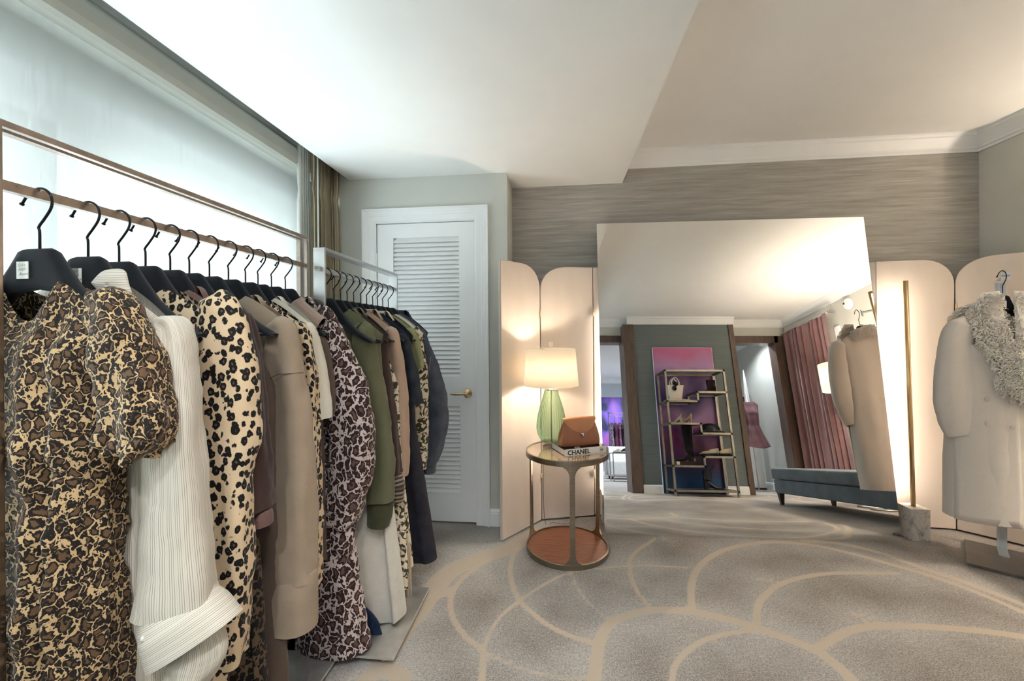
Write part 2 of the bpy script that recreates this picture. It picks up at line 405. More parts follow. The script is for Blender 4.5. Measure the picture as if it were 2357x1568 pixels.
# the wall with the louvred door
wd = struct(boxes('wall_door', [(-1.95, -1.245, YD, YB+.12, 0, ZC), (-.545, -.335, YD, YB+.12, 0, ZC), (-1.245, -.545, YD, YB+.12, 2.04, ZC)], m_paint))
struct(box('wall_right_corner', XR, XRF+.1, 2.815, YB, 0, ZC, m_paint))
struct(box('wall_right', XRF, XRF+.1, -6.4, 2.815, 0, ZC, m_paint))
WY0, WY1, WZ0, WZ1 = -.60, 2.56, .30, 2.03
struct(boxes('wall_left', [(-1.95, XW, -.9, WY0, 0, ZC), (-1.95, XW, WY1, YD, 0, ZC), (-1.95, XW, WY0, WY1, 0, WZ0), (-1.95, XW, WY0, WY1, WZ1, ZC)], m_paint))
# wall behind the camera: pier between two doorways
struct(box('wall_pier', 1.385, 2.83, -.92, -.62, 0, ZC, m_grasscloth))
struct(boxes('wall_front', [(-1.95, .20, -.92, -.77, 0, ZC), (.20, 1.385, -.92, -.77, 2.25, ZC), (2.83, XRF, -.92, -.77, 2.25, ZC), (3.64, XRF, -.92, -.77, 0, 2.25)], m_paint))
d2 = struct(boxes('door_2', [(1.235, 1.390, -.93, -.60, 0, 2.44), (.20, 1.235, -.93, -.745, 2.19, 2.30), (.10, .20, -.93, -.745, 0, 2.30)], m_brown, bevel=.004))
d3 = struct(boxes('door_3', [(2.825, 2.90, -.93, -.60, 0, 2.44), (2.90, 3.62, -.93, -.745, 2.19, 2.30), (3.56, 3.70, -.93, -.745, 0, 2.30)], m_brown, bevel=.004))
struct(box('ceiling_upper', .457, XRF+.1, -6.4, YB+.12, ZC, ZC+.1, m_ceil))
struct(box('ceiling_soffit', -1.433, .457, -.92, YB, ZS_, ZC+.1, m_ceil))
struct(box('ceiling_pocket', -1.95, -1.433, -.92, YD, ZC, ZC+.1, m_ceil))
struct(box('ceiling_anteroom', -.7, .457, -6.4, -.92, ZC, ZC+.1, m_ceil))
struct(box('wall_anteroom_far', -.7, XRF, -6.25, -6.1, 0, ZC, m_blue_wall))
struct(box('wall_anteroom_left', -.7, -.6, -6.4, -.92, 0, ZC, m_blue_wall))
struct(box('wall_anteroom_divider', 2.86, 2.96, -6.1, -2.6, 0, ZC, m_blue_wall))
# ------------------------------------------------------------------ crown, baseboards
crown_prof = [(0, -.108), (.010, -.108), (.014, -.094), (.020, -.090), (.024, -.078), (.045, -.045), (.058, -.026), (.066, -.020), (.072, -.008), (.080, 0), (0, 0)]
def crown(name, x0, x1, y0, y1, face, zc=ZC, parent=None):
    """face: direction into the room ('-y','+y','-x','+x')"""
    if face in ('-y', '+y'):
        s = -1 if face == '-y' else 1
        poly = [(y0+s*a, zc+b) for a, b in crown_prof]; o = prism(name, poly, 0, x0, x1, m_white, smooth=False)
    else:
        s = -1 if face == '-x' else 1
        poly = [(x0+s*a, zc+b) for a, b in crown_prof]; o = prism(name, poly, 1, y0, y1, m_white, smooth=False)
    return struct(o)
crown('trim_1', .457, XR, YB, YB, '-y')
crown('trim_2', XR, XR, 2.735, YB, '-x')
crown('trim_3', XRF, XRF, -.77, 2.815, '-x')
crown('trim_4', XR, XRF, 2.815, 2.815, '-y')
crown('trim_5', 1.305, 2.91, -.62, -.62, '+y')
crown('trim_6', 2.83, XRF, -.77, -.77, '+y')
crown('trim_7', .457, 1.385, -.77, -.77, '+y')
crown('trim_8', -.6, XRF, -6.1, -6.1, '+y')
crown('trim_9', XRF, XRF, -6.1, -.92, '-x')
base_prof = [(0, 0), (.016, 0), (.016, .082), (.013, .088), (.014, .098), (.008, .108), (0, .112)]
def baseb(name, a0, a1, k, face):
    if face in ('-y', '+y'):
        s = -1 if face == '-y' else 1; o = prism(name, [(k+s*a, b) for a, b in base_prof], 0, a0, a1, m_white)
    else:
        s = -1 if face == '-x' else 1; o = prism(name, [(k+s*a, b) for a, b in base_prof], 1, a0, a1, m_white)
    return struct(o)
baseb('baseboard_door', -.462, -.335, YD, '-y'); baseb('baseboard_return', YD, YB, -.335, '+x')
baseb('baseboard_back', -.335, XR, YB, '-y'); baseb('baseboard_pier', 1.39, 2.825, -.62, '+y')
baseb('baseboard_right', -6.1, -.92, XRF, '-x'); baseb('baseboard_right_room', -.74, 2.815, XRF, '-x'); baseb('baseboard_corner', 2.815, YB, XR, '-x')
baseb('baseboard_far', -.6, XRF, -6.1, '+y')
# ------------------------------------------------------------------ louvred door
door = thing('door_1', None, None, (-.9, YD+.02, 0)); struct(door)
DX0, DX1, DT = -1.237, -.553, 2.03
dy0, dy1 = YD+.006, YD+.042
LX0, LX1 = -1.123, -.664
boxes('door_leaf', [(DX0, LX0, dy0, dy1, .012, DT), (LX1, DX1, dy0, dy1, .012, DT), (LX0, LX1, dy0, dy1, 1.935, DT), (LX0, LX1, dy0, dy1, .79, .985), (LX0, LX1, dy0, dy1, .012, .205)], m_white, door)
slat0 = None
def louvres(z0, z1, n):
    global slat0
    p = (z1-z0)/n
    for i in range(n):
        z = z0+p*(i+.5)
        if slat0 is None:
            a = math.radians(58); hw, ht = .0185, .0032
            poly = []
            for sx, sy in ((-1, -1), (1, -1), (1, 1), (-1, 1)):
                u, v = sx*hw, sy*ht
                poly.append((u*math.cos(a)-v*math.sin(a), u*math.sin(a)+v*math.cos(a)))
            slat0 = prism('slat', poly, 0, LX0-.004-(-.9), LX1+.004-(-.9), m_white, door, local=True); o = slat0
        else:
            o = slat0.copy(); C.objects.link(o); o.parent = door
        o.location = (0, .004, z)
louvres(.985, 1.935, 31); louvres(.205, .79, 19)
for z in (1.78, .95, .25):
    wire('hinge', [(DX0-.004, dy0-.006, z-.05), (DX0-.004, dy0-.006, z+.05)], .007, m_white, door)
box('latch_plate', DX1-.004, DX1+.006, dy0-.004, dy0+.01, .85, .90, m_steel, door)
struct(box('wall_closet', -1.95, -.335, YB+.12, YB+.2, 0, ZC, m_paint))
# lever handle
hd = lathe('rosette', [(0, -.004), (.030, -.004), (.031, 0), (.026, .004), (.024, .004), (.022, .008), (.016, .009), (.014, .012), (.009, .013), (.009, .045), (0, .045)], m_brass, door, n=32, local=True)
hd.rotation_euler = (math.pi/2, 0, 0); hd.location = (-.612+.9, dy0-.001-(YD+.02), .876)
lv = lathe('lever', [(0, 0), (.009, 0), (.0095, .01), (.007, .018), (.006, .03), (.008, .06), (.0095, .085), (.0075, .1), (.005, .106), (.007, .112), (.006, .118), (0, .12)], m_brass, door, n=16, local=True)
lv.rotation_euler = (0, -math.pi/2, 0); lv.location = (-.602+.9, dy0-.042-(YD+.02), .876)
# casing
cs = struct(thing('trim_10', None, None, (-.9, YD, 0)))
def casing(x0, x1, z1, w, parent, y):
    prof = [(0, .026), (.010, .026), (.016, .020), (.026, .020), (.032, .015), (.045, .015), (.050, .011), (.085, .011), (.090, .006), (w, .006)]
    # jambs
    q = [(0, 0.)]+prof+[(w, 0.)]; V = []
    for u, d in q: V += [(x0+u, y-d, 0), (x0+u, y-d, z1-u), (x1-u, y-d, z1-u), (x1-u, y-d, 0)]
    mesh('casing_frame', V, [(4*i+k, 4*i+k+1, 4*i+k+5, 4*i+k+4) for i in range(len(q)-1) for k in range(3)], m_white, parent, smooth=False)
casing(-1.333, -.462, 2.13, .094, cs, YD)
boxes('door_stop', [(DX0-.010, DX0-.004, YD-.002, YD+.05, 0, DT+.01), (DX1+.004, DX1+.010, YD-.002, YD+.05, 0, DT+.01), (DX0-.01, DX1+.01, YD-.002, YD+.05, DT+.004, DT+.012)], m_white, cs)
# ------------------------------------------------------------------ window, shade, curtain
win = struct(thing('window_1', None, None, (XW, .95, WZ0)))
m_frame = plain('white_window_frame', srgb(225, 228, 228), .4)
def glassmat(name='clear_glass', col=(1, 1, 1), rough=0.):
    t = NT(name); t.t.nodes.remove(t.b)
    a = t.n('ShaderNodeBsdfTransparent'); a.inputs[0].default_value = (.96, .98, .97, 1); g = t.n('ShaderNodeBsdfGlossy'); g.inputs['Roughness'].default_value = .02
    mx = t.n('ShaderNodeMixShader'); mx.inputs[0].default_value = .06
    t.l(a, 0, mx, 1); t.l(g, 0, mx, 2); t.l(mx, 0, t.out, 0); return t.m
m_glass = glassmat()
fr = []
for y0, y1 in ((WY0, WY0+.07), (1.17, 1.25), (1.25, 1.33), (-.02, .10), (2.49, WY1)):
    box('window_stile', -1.86, -1.77, y0, y1, WZ0, WZ1, m_frame, win, bevel=.004)
for z0, z1 in ((WZ0, WZ0+.07), (WZ1-.06, WZ1)):
    box('window_rail', -1.86, -1.77, WY0, WY1, z0, z1, m_frame, win, bevel=.004)
for y0, y1 in ((WY0+.07, -.02), (.10, 1.17), (1.33, 2.49)):
    box('pane', -1.82, -1.814, y0, y1, WZ0+.07, WZ1-.06, m_glass, win)
def shademat():
    t = NT('woven_shade_cloth'); t.t.nodes.remove(t.b)
    nz = t.noise(1., stretch=(40, 260, 5), detail=3)
    c = t.ramp(nz, 0, [(.3, (.50, .50, .48)), (.7, (.60, .60, .58))])
    tr = t.n('ShaderNodeBsdfTranslucent'); di = t.n('ShaderNodeBsdfDiffuse'); tp = t.n('ShaderNodeBsdfTransparent')
    t.l(c, 0, tr, 0); t.l(c, 0, di, 0); tp.inputs[0].default_value = (.97, .97, .97, 1)
    m1 = t.n('ShaderNodeMixShader'); m1.inputs[0].default_value = .40; t.l(tr, 0, m1, 1); t.l(di, 0, m1, 2)
    m2 = t.n('ShaderNodeMixShader'); f = t.math('MULTIPLY_ADD', (nz, 0), .25, .36); t.l(f, 0, m2, 0); t.l(m1, 0, m2, 1); t.l(tp, 0, m2, 2)
    t.l(m2, 0, t.out, 0); return t.m
sh = thing('roller_shade', 'pale sheer roller shade covering the window behind the clothes racks', 'shade', (-1.62, .95, .2))
box('shade_cloth', -1.6205, -1.6195, -.72, 2.64, .10, 2.34, shademat(), sh)
m_fascia = plain('shade_fascia_grey', srgb(196, 196, 186), .5, var=.02)
prism('shade_fascia', [(-1.70, 2.30), (-1.575, 2.290), (-1.557, 2.300), (-1.552, 2.33), (-1.552, 2.385), (-1.56, 2.40), (-1.70, 2.40)], 1, -.74, 2.66, m_fascia, sh)
box('hem_bar', -1.626, -1.614, -.72, 2.64, .08, .10, m_fascia, sh)
tk = thing('curtain_track', 'dark curtain track in the ceiling pocket above the shade', 'curtain track', (-1.50, 1., ZC))
box('rail', -1.515, -1.485, -.8, 2.78, 2.50, 2.53, m_fascia, tk)
for y in (-.3, .6, 1.5, 2.5): box('bracket', -1.51, -1.49, y-.015, y+.015, 2.53, 2.55, m_steel, tk)
def drape(x, y0, y1, z0, z1, n, amp, mat, name, parent, pinch=.10, seed=0, axis='y', flare=0.):
    """pleated cloth; pleats pinched together near the top"""
    rng = np.random.RandomState(seed); nu = n*14+1; nv = 40; V = []; uv = []
    ph = rng.rand(n+2)*.5
    for j in range(nv):
        v = j/(nv-1); z = z1+(z0-z1)*v
        dz = (z1-z)
        for i in range(nu):
            u = i/(nu-1); k = u*n; a = 2*math.pi*(k+.32*math.sin(2*math.pi*u*2.3+seed)+.18*math.sin(2*math.pi*u*5.1+2*seed+.8*v))
            pin = math.exp(-((dz-pinch)/.05)**2)
            w = math.sin(a+.35*math.sin(3*v+ph[int(k)]*6))
            am = amp*(1-.55*pin)*(.75+.5*ph[int(k)])*(.8+.3*v)
            sharp = math.copysign(abs(w)**(.75), w)
            yy = y0+(y1-y0)*u+.010*math.cos(2*a)*(1-pin*.5)+flare*v*(u-.5)
            xx = x+am*sharp
            V.append((xx, yy, z) if axis == 'y' else (yy, xx, z)); uv.append((u*n*.2, z))
    Fc = [(j*nu+i, j*nu+i+1, (j+1)*nu+i+1, (j+1)*nu+i) for j in range(nv-1) for i in range(nu-1)]
    return mesh(name, V, Fc, mat, parent, uv=uv)
cur = thing('window_curtain', 'taupe linen pleated curtain gathered beside the white louvred door', 'curtain', (-1.5, 2.6, .02))
m_linen = fabric('taupe_linen', srgb(180, 167, 142), weave=600, rough=.9)
drape(-1.505, 2.46, 2.785, .02, 2.50, 8, .034, m_linen, 'cloth', cur, pinch=.32, seed=3)
m_sheerw = fabric('white_lining', srgb(226, 228, 222), weave=600)
drape(-1.545, 2.40, 2.50, .02, 2.46, 2, .018, m_sheerw, 'lining', cur, pinch=.3, seed=5)
wire('pull_cord', [(-1.47, 2.475, 2.42), (-1.468, 2.475, 1.9), (-1.468, 2.478, 1.2)], .005, m_sheerw, cur)
# outside
m_par = plain('pale_outside_wall', srgb(232, 226, 214), .8); m_hill = plain('blue_green_hill', srgb(150, 168, 178), .9, vs=.3, var=.15)
struct(box('terrace_wall', -4.4, -4.2, -8, 14, -3, 2.25, m_par))
hv = []
for i in range(60):
    y = -60+i*4; h_ = 14+7*math.sin(i*.35)+3*math.sin(i*1.1+1); hv += [(-70, y, -10), (-70, y, h_), (-110, y, -10)]
hf = []
for i in range(59):
    a = i*3; hf += [(a, a+3, a+4, a+1), (a+1, a+4, a+5, a+2)]
struct(mesh('hillside', hv, hf, m_hill))
# ------------------------------------------------------------------ clothes racks
def clothes_rack(label, xc, y0, y1, ztop, zrail, mat, foot, bw=.05, double=False):
    t = thing('clothes_rack', label, 'clothes rack', (xc, (y0+y1)/2, 0), group='metal clothes racks under the window')
    h = bw/2
    strips = [(xc-h, xc-h+.020), (xc+h-.013, xc+h)] if double else [(xc-h, xc+h)]
    for a, b in strips:
        box('top_bar', a, b, y0, y1, ztop-.014, ztop, mat, t, bevel=.0015)
        for y in (y0, y1-.012): box('post', a, b, y, y+.012, .03, ztop-.012, mat, t, bevel=.0015)
    box('hang_rail', xc-.010, xc+.010, y0+.012, y1-.012, zrail-.020, zrail, mat, t, bevel=.001)
    box('rail_bolt', xc-.010, xc+.010, y0-.016, y0, zrail-.020, zrail, m_chrome, t, bevel=.001)
    box('foot_bar', xc-h, xc+h, y0, y1, .018, .03, mat, t, bevel=.0015)
    x0_, x1_, fy0, fy1 = foot
    box('foot_plate', x0_, x1_, fy0, fy1, .022, .032, m_footsteel, t, bevel=.0015)
    for px_, py_ in ((x0_+.04, fy0+.03), (x1_-.05, fy0+.03), (x0_+.04, fy1-.03), (x1_-.05, fy1-.03)):
        lathe('glide', [(0, 0), (.012, 0), (.016, .006), (.016, .014), (.010, .022), (0, .022)], m_chrome, t, n=16, c=(px_, py_, 0))
    return t
X1, X2 = -1.105, -.980
clothes_rack('bronze flat-bar clothes rack in front of the shade, nearer the camera', X1, .708, 1.745, 1.702, 1.588, m_bronze, (-1.40, -.86, .75, 1.68), double=True)
clothes_rack('silver flat-bar clothes rack beside the louvred door', X2, 1.655, 2.455, 1.636, 1.556, m_steel, (-1.30, -.640, 1.572, 2.032))
# ------------------------------------------------------------------ hangers
def hanger_mesh():
    xs = np.concatenate([np.linspace(-.225, -.04, 10), [-.03, 0, .03], np.linspace(.04, .225, 10)])
    tx = [0, .035, .042, .06, .1, .15, .2, .225]; tz = [0, 0, -.006, -.036, -.094, -.142, -.174, -.184]
    bx = [0, .06, .1, .15, .2, .225]; bz = [-.088, -.098, -.128, -.166, -.190, -.192]
    V = []; n = 10
    for x in xs:
        a = abs(x); zt = np.interp(a, tx, tz); zb = np.interp(a, bx, bz); th = np.interp(a, [0, .05, .12, .225], [.013, .014, .020, .026])
        zm, hz = (zt+zb)/2, (zt-zb)/2
        for k in range(n):
            an = 2*math.pi*(k+.5)/n; cc, ss = math.cos(an), math.sin(an)
            V.append((x, th*math.copysign(abs(cc)**.6, cc), zm+hz*min(1, max(-1, math.copysign(abs(ss)**.6, ss)*1.02))))
    Fc = []
    m = len(xs)
    for i in range(m-1):
        for k in range(n): Fc.append((i*n+k, i*n+(k+1) % n, (i+1)*n+(k+1) % n, (i+1)*n+k))
    Fc.append(tuple(range(n))); Fc.append(tuple((m-1)*n+k for k in range(n))[::-1])
    return V, Fc
hk = catmull([(0, 0, -.01), (0, 0, .035), (-.002, 0, .046), (.012, 0, .063), (.027, 0, .083), (.031, 0, .1), (.025, 0, .117), (.008, 0, .1275), (-.010, 0, .1265), (-.028, 0, .116), (-.042, 0, .098)], 36)
_hp = thing('clothes_hanger', 'x', 'hanger')
_hb = mesh('hanger_body', *hanger_mesh(), m_velvet, _hp, local=True)
_hw = wire('hook', hk, .0026, m_blackwire, _hp, local=True)
_tipv, _tipf = wire_vf([hk[-1], hk[-1]+(hk[-1]-hk[-2])/np.linalg.norm(hk[-1]-hk[-2])*.004], .0042, 8)
mesh('hook_tip', _tipv, _tipf, m_blackwire, _hp, local=True)
_first = [True]
def hanger(x, y, zneck, what, tag=True, rz=0., group='black velvet hangers on the clothes racks'):
    o = _hp if _first[0] else copy_tree(_hp); _first[0] = False
    o.location = (x, y, zneck); o.rotation_euler = (0, 0, rz)
    o['label'] = 'black velvet hanger ' + what; o['category'] = 'hanger'; o['group'] = group
    return o
def hanger_tag(h, dx=.0, words=True):
    b = box('paper_label', dx-.014+.0, dx+.014, -.0165, -.0150, -.066, -.030, m_tag, h, local=True)
    if words:
        for i, w in enumerate(('Saks', 'Fifth', 'Avenue')):
            text_mesh('printed_word', w, .0105, (dx-.0115+.0012*i, -.0166, -.041-.0095*i), (1, 0, .06), (0, 0, 1), m_ink, b, shear=.45, bold=-.0002, local=True)
# ------------------------------------------------------------------ garments
def wrinkle(s, th, rng_ph, amp):
    a, b, c, d = rng_ph
    return amp*(math.sin(38*s+2*th+a)*.5+math.sin(71*s-3*th+b)*.28+math.sin(17*s+4*th+c)*.5+.25*math.sin(120*s+th*5+d))
def body_vf(X0, Y0, prof, neck, tip, folds=(5, .012), seed=0, zneck=1.40, front_dip=.03, back_dip=.01, N=84, M=46, twist=0., wr=.002, hem=0.):
    """cloth hung on a hanger: prof = [(z, a_right, a_left, b)] from chest to hem; neck=(half width, z), tip=(half width, z)"""
    rng = np.random.RandomState(seed); ph = rng.rand(8)*6.28
    xn, zn = neck; xs, zt = tip
    P = np.array(prof, float); V = []; uv = []
    zz = np.concatenate([np.linspace(0, 1, 7)[:-1], np.linspace(1, 2, M-6)])
    ph4 = ph[:4]
    for t in zz:
        for k in range(N):
            th = 2*math.pi*k/N; cx, sy = math.cos(th), math.sin(th)
            ex = math.copysign(abs(cx)**.85, cx); ey = math.copysign(abs(sy)**.8, sy)
            xr = xs*ex; a = abs(xr)
            dip = front_dip if sy < 0 else back_dip
            if a <= xn: zs = zn-dip*(1-(a/xn)**2)
            else: zs = zn+(zt-zn)*(((a-xn)/(xs-xn))**1.25)
            if t <= 1:
                e = t**.8; z0, aR, aL, b = P[0]; aa = aR if ex > 0 else aL
                x = xr*(1-e)+aa*ex*e; y = max(.031, b*e)*ey if e > .12 else (.020+.011*e/.12)*ey; z = zs*(1-t)+min(z0, zs)*t
                f = e*.3
            else:
                v = t-1; z = P[0, 0]+(P[-1, 0]-P[0, 0])*v
                aR = np.interp(-z, -P[:, 0], P[:, 1]); aL = np.interp(-z, -P[:, 0], P[:, 2]); b = np.interp(-z, -P[:, 0], P[:, 3])
                x = (aR if ex > 0 else aL)*ex; y = b*ey; f = .3+.7*min(1, v*1.6)
                if hem: z += hem*math.sin(3*th+ph[7])*v
            nf, am = folds
            w = (math.sin(nf*th*2+ph[0]+twist*t)+.5*math.sin((nf*3+1)*th+ph[1]-t*1.3)+.4*math.sin(7*th+ph[2]+t))*am*f
            g = wrinkle(-z*1., th, ph4, wr*min(1, t))
            y += (w+g)*(abs(ey)**.5)*(1 if sy > 0 else 1); x += .35*(w+g)*ex
            V.append((X0+x, Y0+y, z)); uv.append((th/6.2832*(4*P[:, 1].mean()), z))
    R = len(zz); Fc = []
    for j in range(R-1):
        for k in range(N): Fc.append((j*N+k, j*N+(k+1) % N, (j+1)*N+(k+1) % N, (j+1)*N+k))
    return V, Fc, uv
def sleeve_vf(path, wid, dep, seed=0, wr=.003, n=48, N=36, endwave=0., close=True, fold=.0045):
    """path (m,3) in a plane of nearly constant y; wid / dep half sizes"""
    rng = np.random.RandomState(seed); ph = rng.rand(4)*6.28
    P = catmull(path, n); W_ = np.interp(np.linspace(0, 1, n), np.linspace(0, 1, len(wid)), wid); D = np.interp(np.linspace(0, 1, n), np.linspace(0, 1, len(dep)), dep)
    T = np.gradient(P, axis=0); T /= np.linalg.norm(T, axis=1)[:, None]; V = []; uv = []; L = 0
    for i in range(n):
        if i: L += np.linalg.norm(P[i]-P[i-1])
        side = np.array([-T[i][2], 0, T[i][0]]); side /= np.linalg.norm(side); side *= (1 if side[0] > 0 else -1)
        for k in range(N):
            th = 2*math.pi*k/N; cc, ss = math.cos(th), math.sin(th)
            cap = min(1., .35+.65*(i/5)) if close else 1
            g = wrinkle(L, th, ph, wr*min(1, i/6)) + fold*min(1, i/10)*(math.sin(3*th+ph[1]+2.2*L)+.6*math.sin(5*th+ph[2]-3.1*L))
            e = (i/(n-1))**6*endwave*math.sin(5*th+ph[0])
            p = P[i]+side*(W_[i]*cap*math.copysign(abs(cc)**.9, cc)+g*cc+e*cc)+np.array([0, 1, 0])*(D[i]*cap*math.copysign(abs(ss)**.9, ss)+g*ss+e*ss)
            V.append(p); uv.append((th/6.2832*2*(W_.mean()+D.mean())*1.6, L))
    Fc = []
    for i in range(n-1):
        for k in range(N): Fc.append((i*N+k, i*N+(k+1) % N, (i+1)*N+(k+1) % N, (i+1)*N+k))
    if close: Fc.append(tuple(range(N))[::-1])
    return V, Fc, uv
def pxpath(Y, pts, fy=0.):
    """[(px,py,halfwidth px)] on the plane y=Y -> path, widths in metres"""
    P = []; Wd = []
    for i, (a, b, w) in enumerate(pts):
        p = atY(a, b, Y-fy*i/(len(pts)-1)); zc = (p-cam_p)@fw; P.append(p); Wd.append(w*zc/F)
    return np.array(P), np.array(Wd)
def mirror_x(V, X0): return [(2*X0-v[0], v[1], v[2]) for v in V]
def sleeve(t, Y, pts, mat, dep=.045, seed=0, wr=.003, name='sleeve', fy=0., both=True, X0=None, endwave=0., dep2=None, fold=.0045):
    P, Wd = pxpath(Y, pts, fy)
    if name in ('sleeve', 'ruffled_sleeve'):     # the sleeve head runs up over the shoulder point of the hanger
        P = np.vstack([P[0]+np.array([-.052, 0, .026]), P[0]+np.array([-.018, 0, .015]), P]); Wd = np.concatenate([[Wd[0]*.62, Wd[0]*.9], Wd])
        V, Fc, uv = sleeve_vf(P, Wd, [.030, dep*.75, dep*.9, dep, dep2 or dep], seed, wr, endwave=endwave, fold=fold)
    else: V, Fc, uv = sleeve_vf(P, Wd, [dep*.7, dep, dep2 or dep], seed, wr, endwave=endwave, fold=fold)
    o = mesh(name, V, Fc, mat, t, uv=uv)
    if both and X0 is not None:
        Vm = mirror_x(V, X0)
        mesh(name, Vm, [f[::-1] for f in Fc], mat, t, uv=uv)
    return o
def band(t, Y, pts, mat, dep, name='cuff', seed=1, X0=None, both=True, fy=0., wr=.0008):
    return sleeve(t, Y-fy, pts, mat, dep, seed, wr, name, 0, both, X0, fold=.0012)
def px_patch(t, poly, Y, bulge, mat, name):
    """a small curved piece of cloth, outlined in the plane y=Y and bulging towards the viewer"""
    P = catmull(np.array([atY(a, b, Y) for a, b in poly]+[atY(*poly[0], Y)]), len(poly)*5)[:-1]; c0 = P.mean(0); V = []; uv = []; n = len(P); R = 6
    for j in range(R):
        f = j/(R-1)
        for p in P:
            q = c0+(p-c0)*max(f, .02); q = q+np.array([0, -bulge*(1-f**2), 0]); V.append(q); uv.append((q[0], q[2]))
    Fc = [(j*n+i, j*n+(i+1) % n, (j+1)*n+(i+1) % n, (j+1)*n+i) for j in range(R-1) for i in range(n)]
    o = mesh(name, V, Fc, mat, t, uv=uv); s_ = o.modifiers.new('s', 'SOLIDIFY'); s_.thickness = .003; return o
def body(t, X0, Y, prof, neck, tip, mat, name='bodice', **k):
    V, Fc, uv = body_vf(X0, Y, prof, neck, tip, **k); return mesh(name, V, Fc, mat, t, uv=uv)
def stitched(t, pts, mat, name='seam', r=.0016): return wire(name, pts, r, mat, t, seg=5)
def garment(name, label, cat, x, y, z=1.3, group='clothes hanging on the nearer bronze rack'):
    return thing(name, label, cat, (x, y, z), group=group)
def collar_band(t, X0, Y, xn, z0, h, mat, name='collar', open_front=.2, seed=0, lean=.25, thick=.022):
    """fold-down collar standing round the neck"""
    V = []; n = 28; 
    for i in range(n+1):
        a = math.pi*(-.5+open_front)+ (2*math.pi-2*math.pi*open_front)*i/n
        for r_, z_ in ((1., 0.), (1.0, h*.8), (1.08, h), (1.20, h*.75), (1.48, -h*.55), (1.42, -h*.6)):
            V.append((X0+xn*r_*math.cos(a), Y+thick*r_*math.sin(a)*1.1, z0+z_-(.9*abs(math.cos(a))*h*.2)))
    m = 6; Fc = [(i*m+k, (i+1)*m+k, (i+1)*m+k+1, i*m+k+1) for i in range(n) for k in range(m-1)]
    return mesh(name, V, Fc, mat, t)
# fabrics
L_brown = rosette('leopard_brown_crepe', srgb(212, 182, 138), srgb(184, 150, 106), srgb(104, 78, 54), srgb(30, 23, 20), 52, gap=.055, ring=.25, brk=.20, dist=.024)
L_tan = leopard('leopard_cream_tan', srgb(240, 224, 196), srgb(206, 170, 122), srgb(104, 80, 60), srgb(18, 15, 14), 58, r0=.14, r1=.475, brk=.36, dist=.011, stretch=(1, 1, .72))
L_dark = leopard('leopard_dark_brown', srgb(120, 100, 76), srgb(60, 46, 36), srgb(40, 28, 22), srgb(14, 11, 10), 70, r0=.2, r1=.56, brk=.5, dist=.016)
L_pink = rosette('leopard_pale_pink_brown', srgb(220, 204, 200), srgb(204, 188, 184), srgb(104, 78, 72), srgb(48, 31, 29), 32, gap=.075, ring=.27, brk=.19, dist=.034)
m_taupe = fabric('taupe_gabardine', srgb(172, 154, 134), weave=1100)
m_cream = fabric('cream_jersey', srgb(226, 220, 206), weave=900)
m_mauve = fabric('mauve_brown_satin', srgb(120, 92, 86), weave=1200, rough=.55)
m_choc = fabric('chocolate_cloth', srgb(66, 48, 44), weave=900)
m_char = fabric('charcoal_cloth', srgb(58, 54, 54), weave=900)
m_browntr = fabric('brown_wool', srgb(100, 84, 74), weave=900)
m_khaki = fabric('khaki_fleece', srgb(108, 108, 82), weave=700)
m_khaki_d = fabric('khaki_rib', srgb(74, 74, 54), weave=500)
m_beige = fabric('beige_rose_satin', srgb(188, 162, 142), weave=1300, rough=.6)
m_whitecot = fabric('white_cotton', srgb(222, 216, 204), weave=700, fold=14)
m_olive = fabric('olive_cotton', srgb(148, 148, 110), weave=700)
def denim(name, c, c2):
    t = NT(name); t.set(rough=.85, spec=.2)
    a = t.noise(14, detail=4); r = t.ramp(a, 0, [(.3, c), (.75, c2)])
    b = t.noise(1., stretch=(420, 420, 900), detail=1); g = t.ramp(b, 0, [(.3, (.7,)*3), (.7, (1.25,)*3)])
    mx = t.mix(1., (r, 0), (g, 0), 'MULTIPLY'); t.l(mx, 2, t.b, 'Base Color'); t.bump(b, 0, .25, .001); return t.m
m_denim = denim('dark_denim', srgb(34, 38, 48), srgb(58, 64, 76)); m_denim_d = denim('black_denim', srgb(38, 38, 46), srgb(54, 54, 64)); m_denim_g = denim('washed_grey_denim', srgb(62, 66, 78), srgb(86, 92, 106)); m_denim_b = denim('blue_denim', srgb(30, 44, 68), srgb(52, 70, 98))
m_thread = plain('pale_stitching', srgb(170, 170, 170), .7)
def stripes(name, base, line, freq, duty=.2, shimmer=True, rough=.6, useV=False):
    t = NT(name); t.set(rough=rough, sheen=.2)
    uvn = t.n('ShaderNodeUVMap'); sx = t.n('ShaderNodeSeparateXYZ'); t.l(uvn, 0, sx, 0)
    nz = t.noise(6, detail=2); w = t.math('MULTIPLY_ADD', (nz, 0), .004, (sx, 1 if useV else 0)); k = t.math('MULTIPLY', (w, 0), freq); f = t.math('FRACT', (k, 0))
    l = t.ramp(f, 0, [(0, (1,)*3), (duty, (1,)*3), (duty+.08, (0,)*3), (1, (0,)*3)])
    k2 = t.math('MULTIPLY', (k, 0), .25); f2 = t.math('FRACT', (k2, 0)); l2 = t.ramp(f2, 0, [(0, (.35,)*3), (.25, (.35,)*3), (.26, (1,)*3)])
    fac = t.math('MULTIPLY', (l, 0), (l2, 0)); c = t.mix((fac, 0), base, line); t.l(c, 2, t.b, 'Base Color')
    n2 = t.noise(900, detail=1); t.bump(n2, 0, .12, .001); return t.m
m_pin = stripes('pinstripe_ivory_silk', srgb(220, 213, 198), srgb(168, 158, 144), 330, .3)
m_pin_cuff = stripes('pinstripe_ivory_cuff', srgb(226, 219, 204), srgb(160, 150, 136), 260, .24, useV=True)
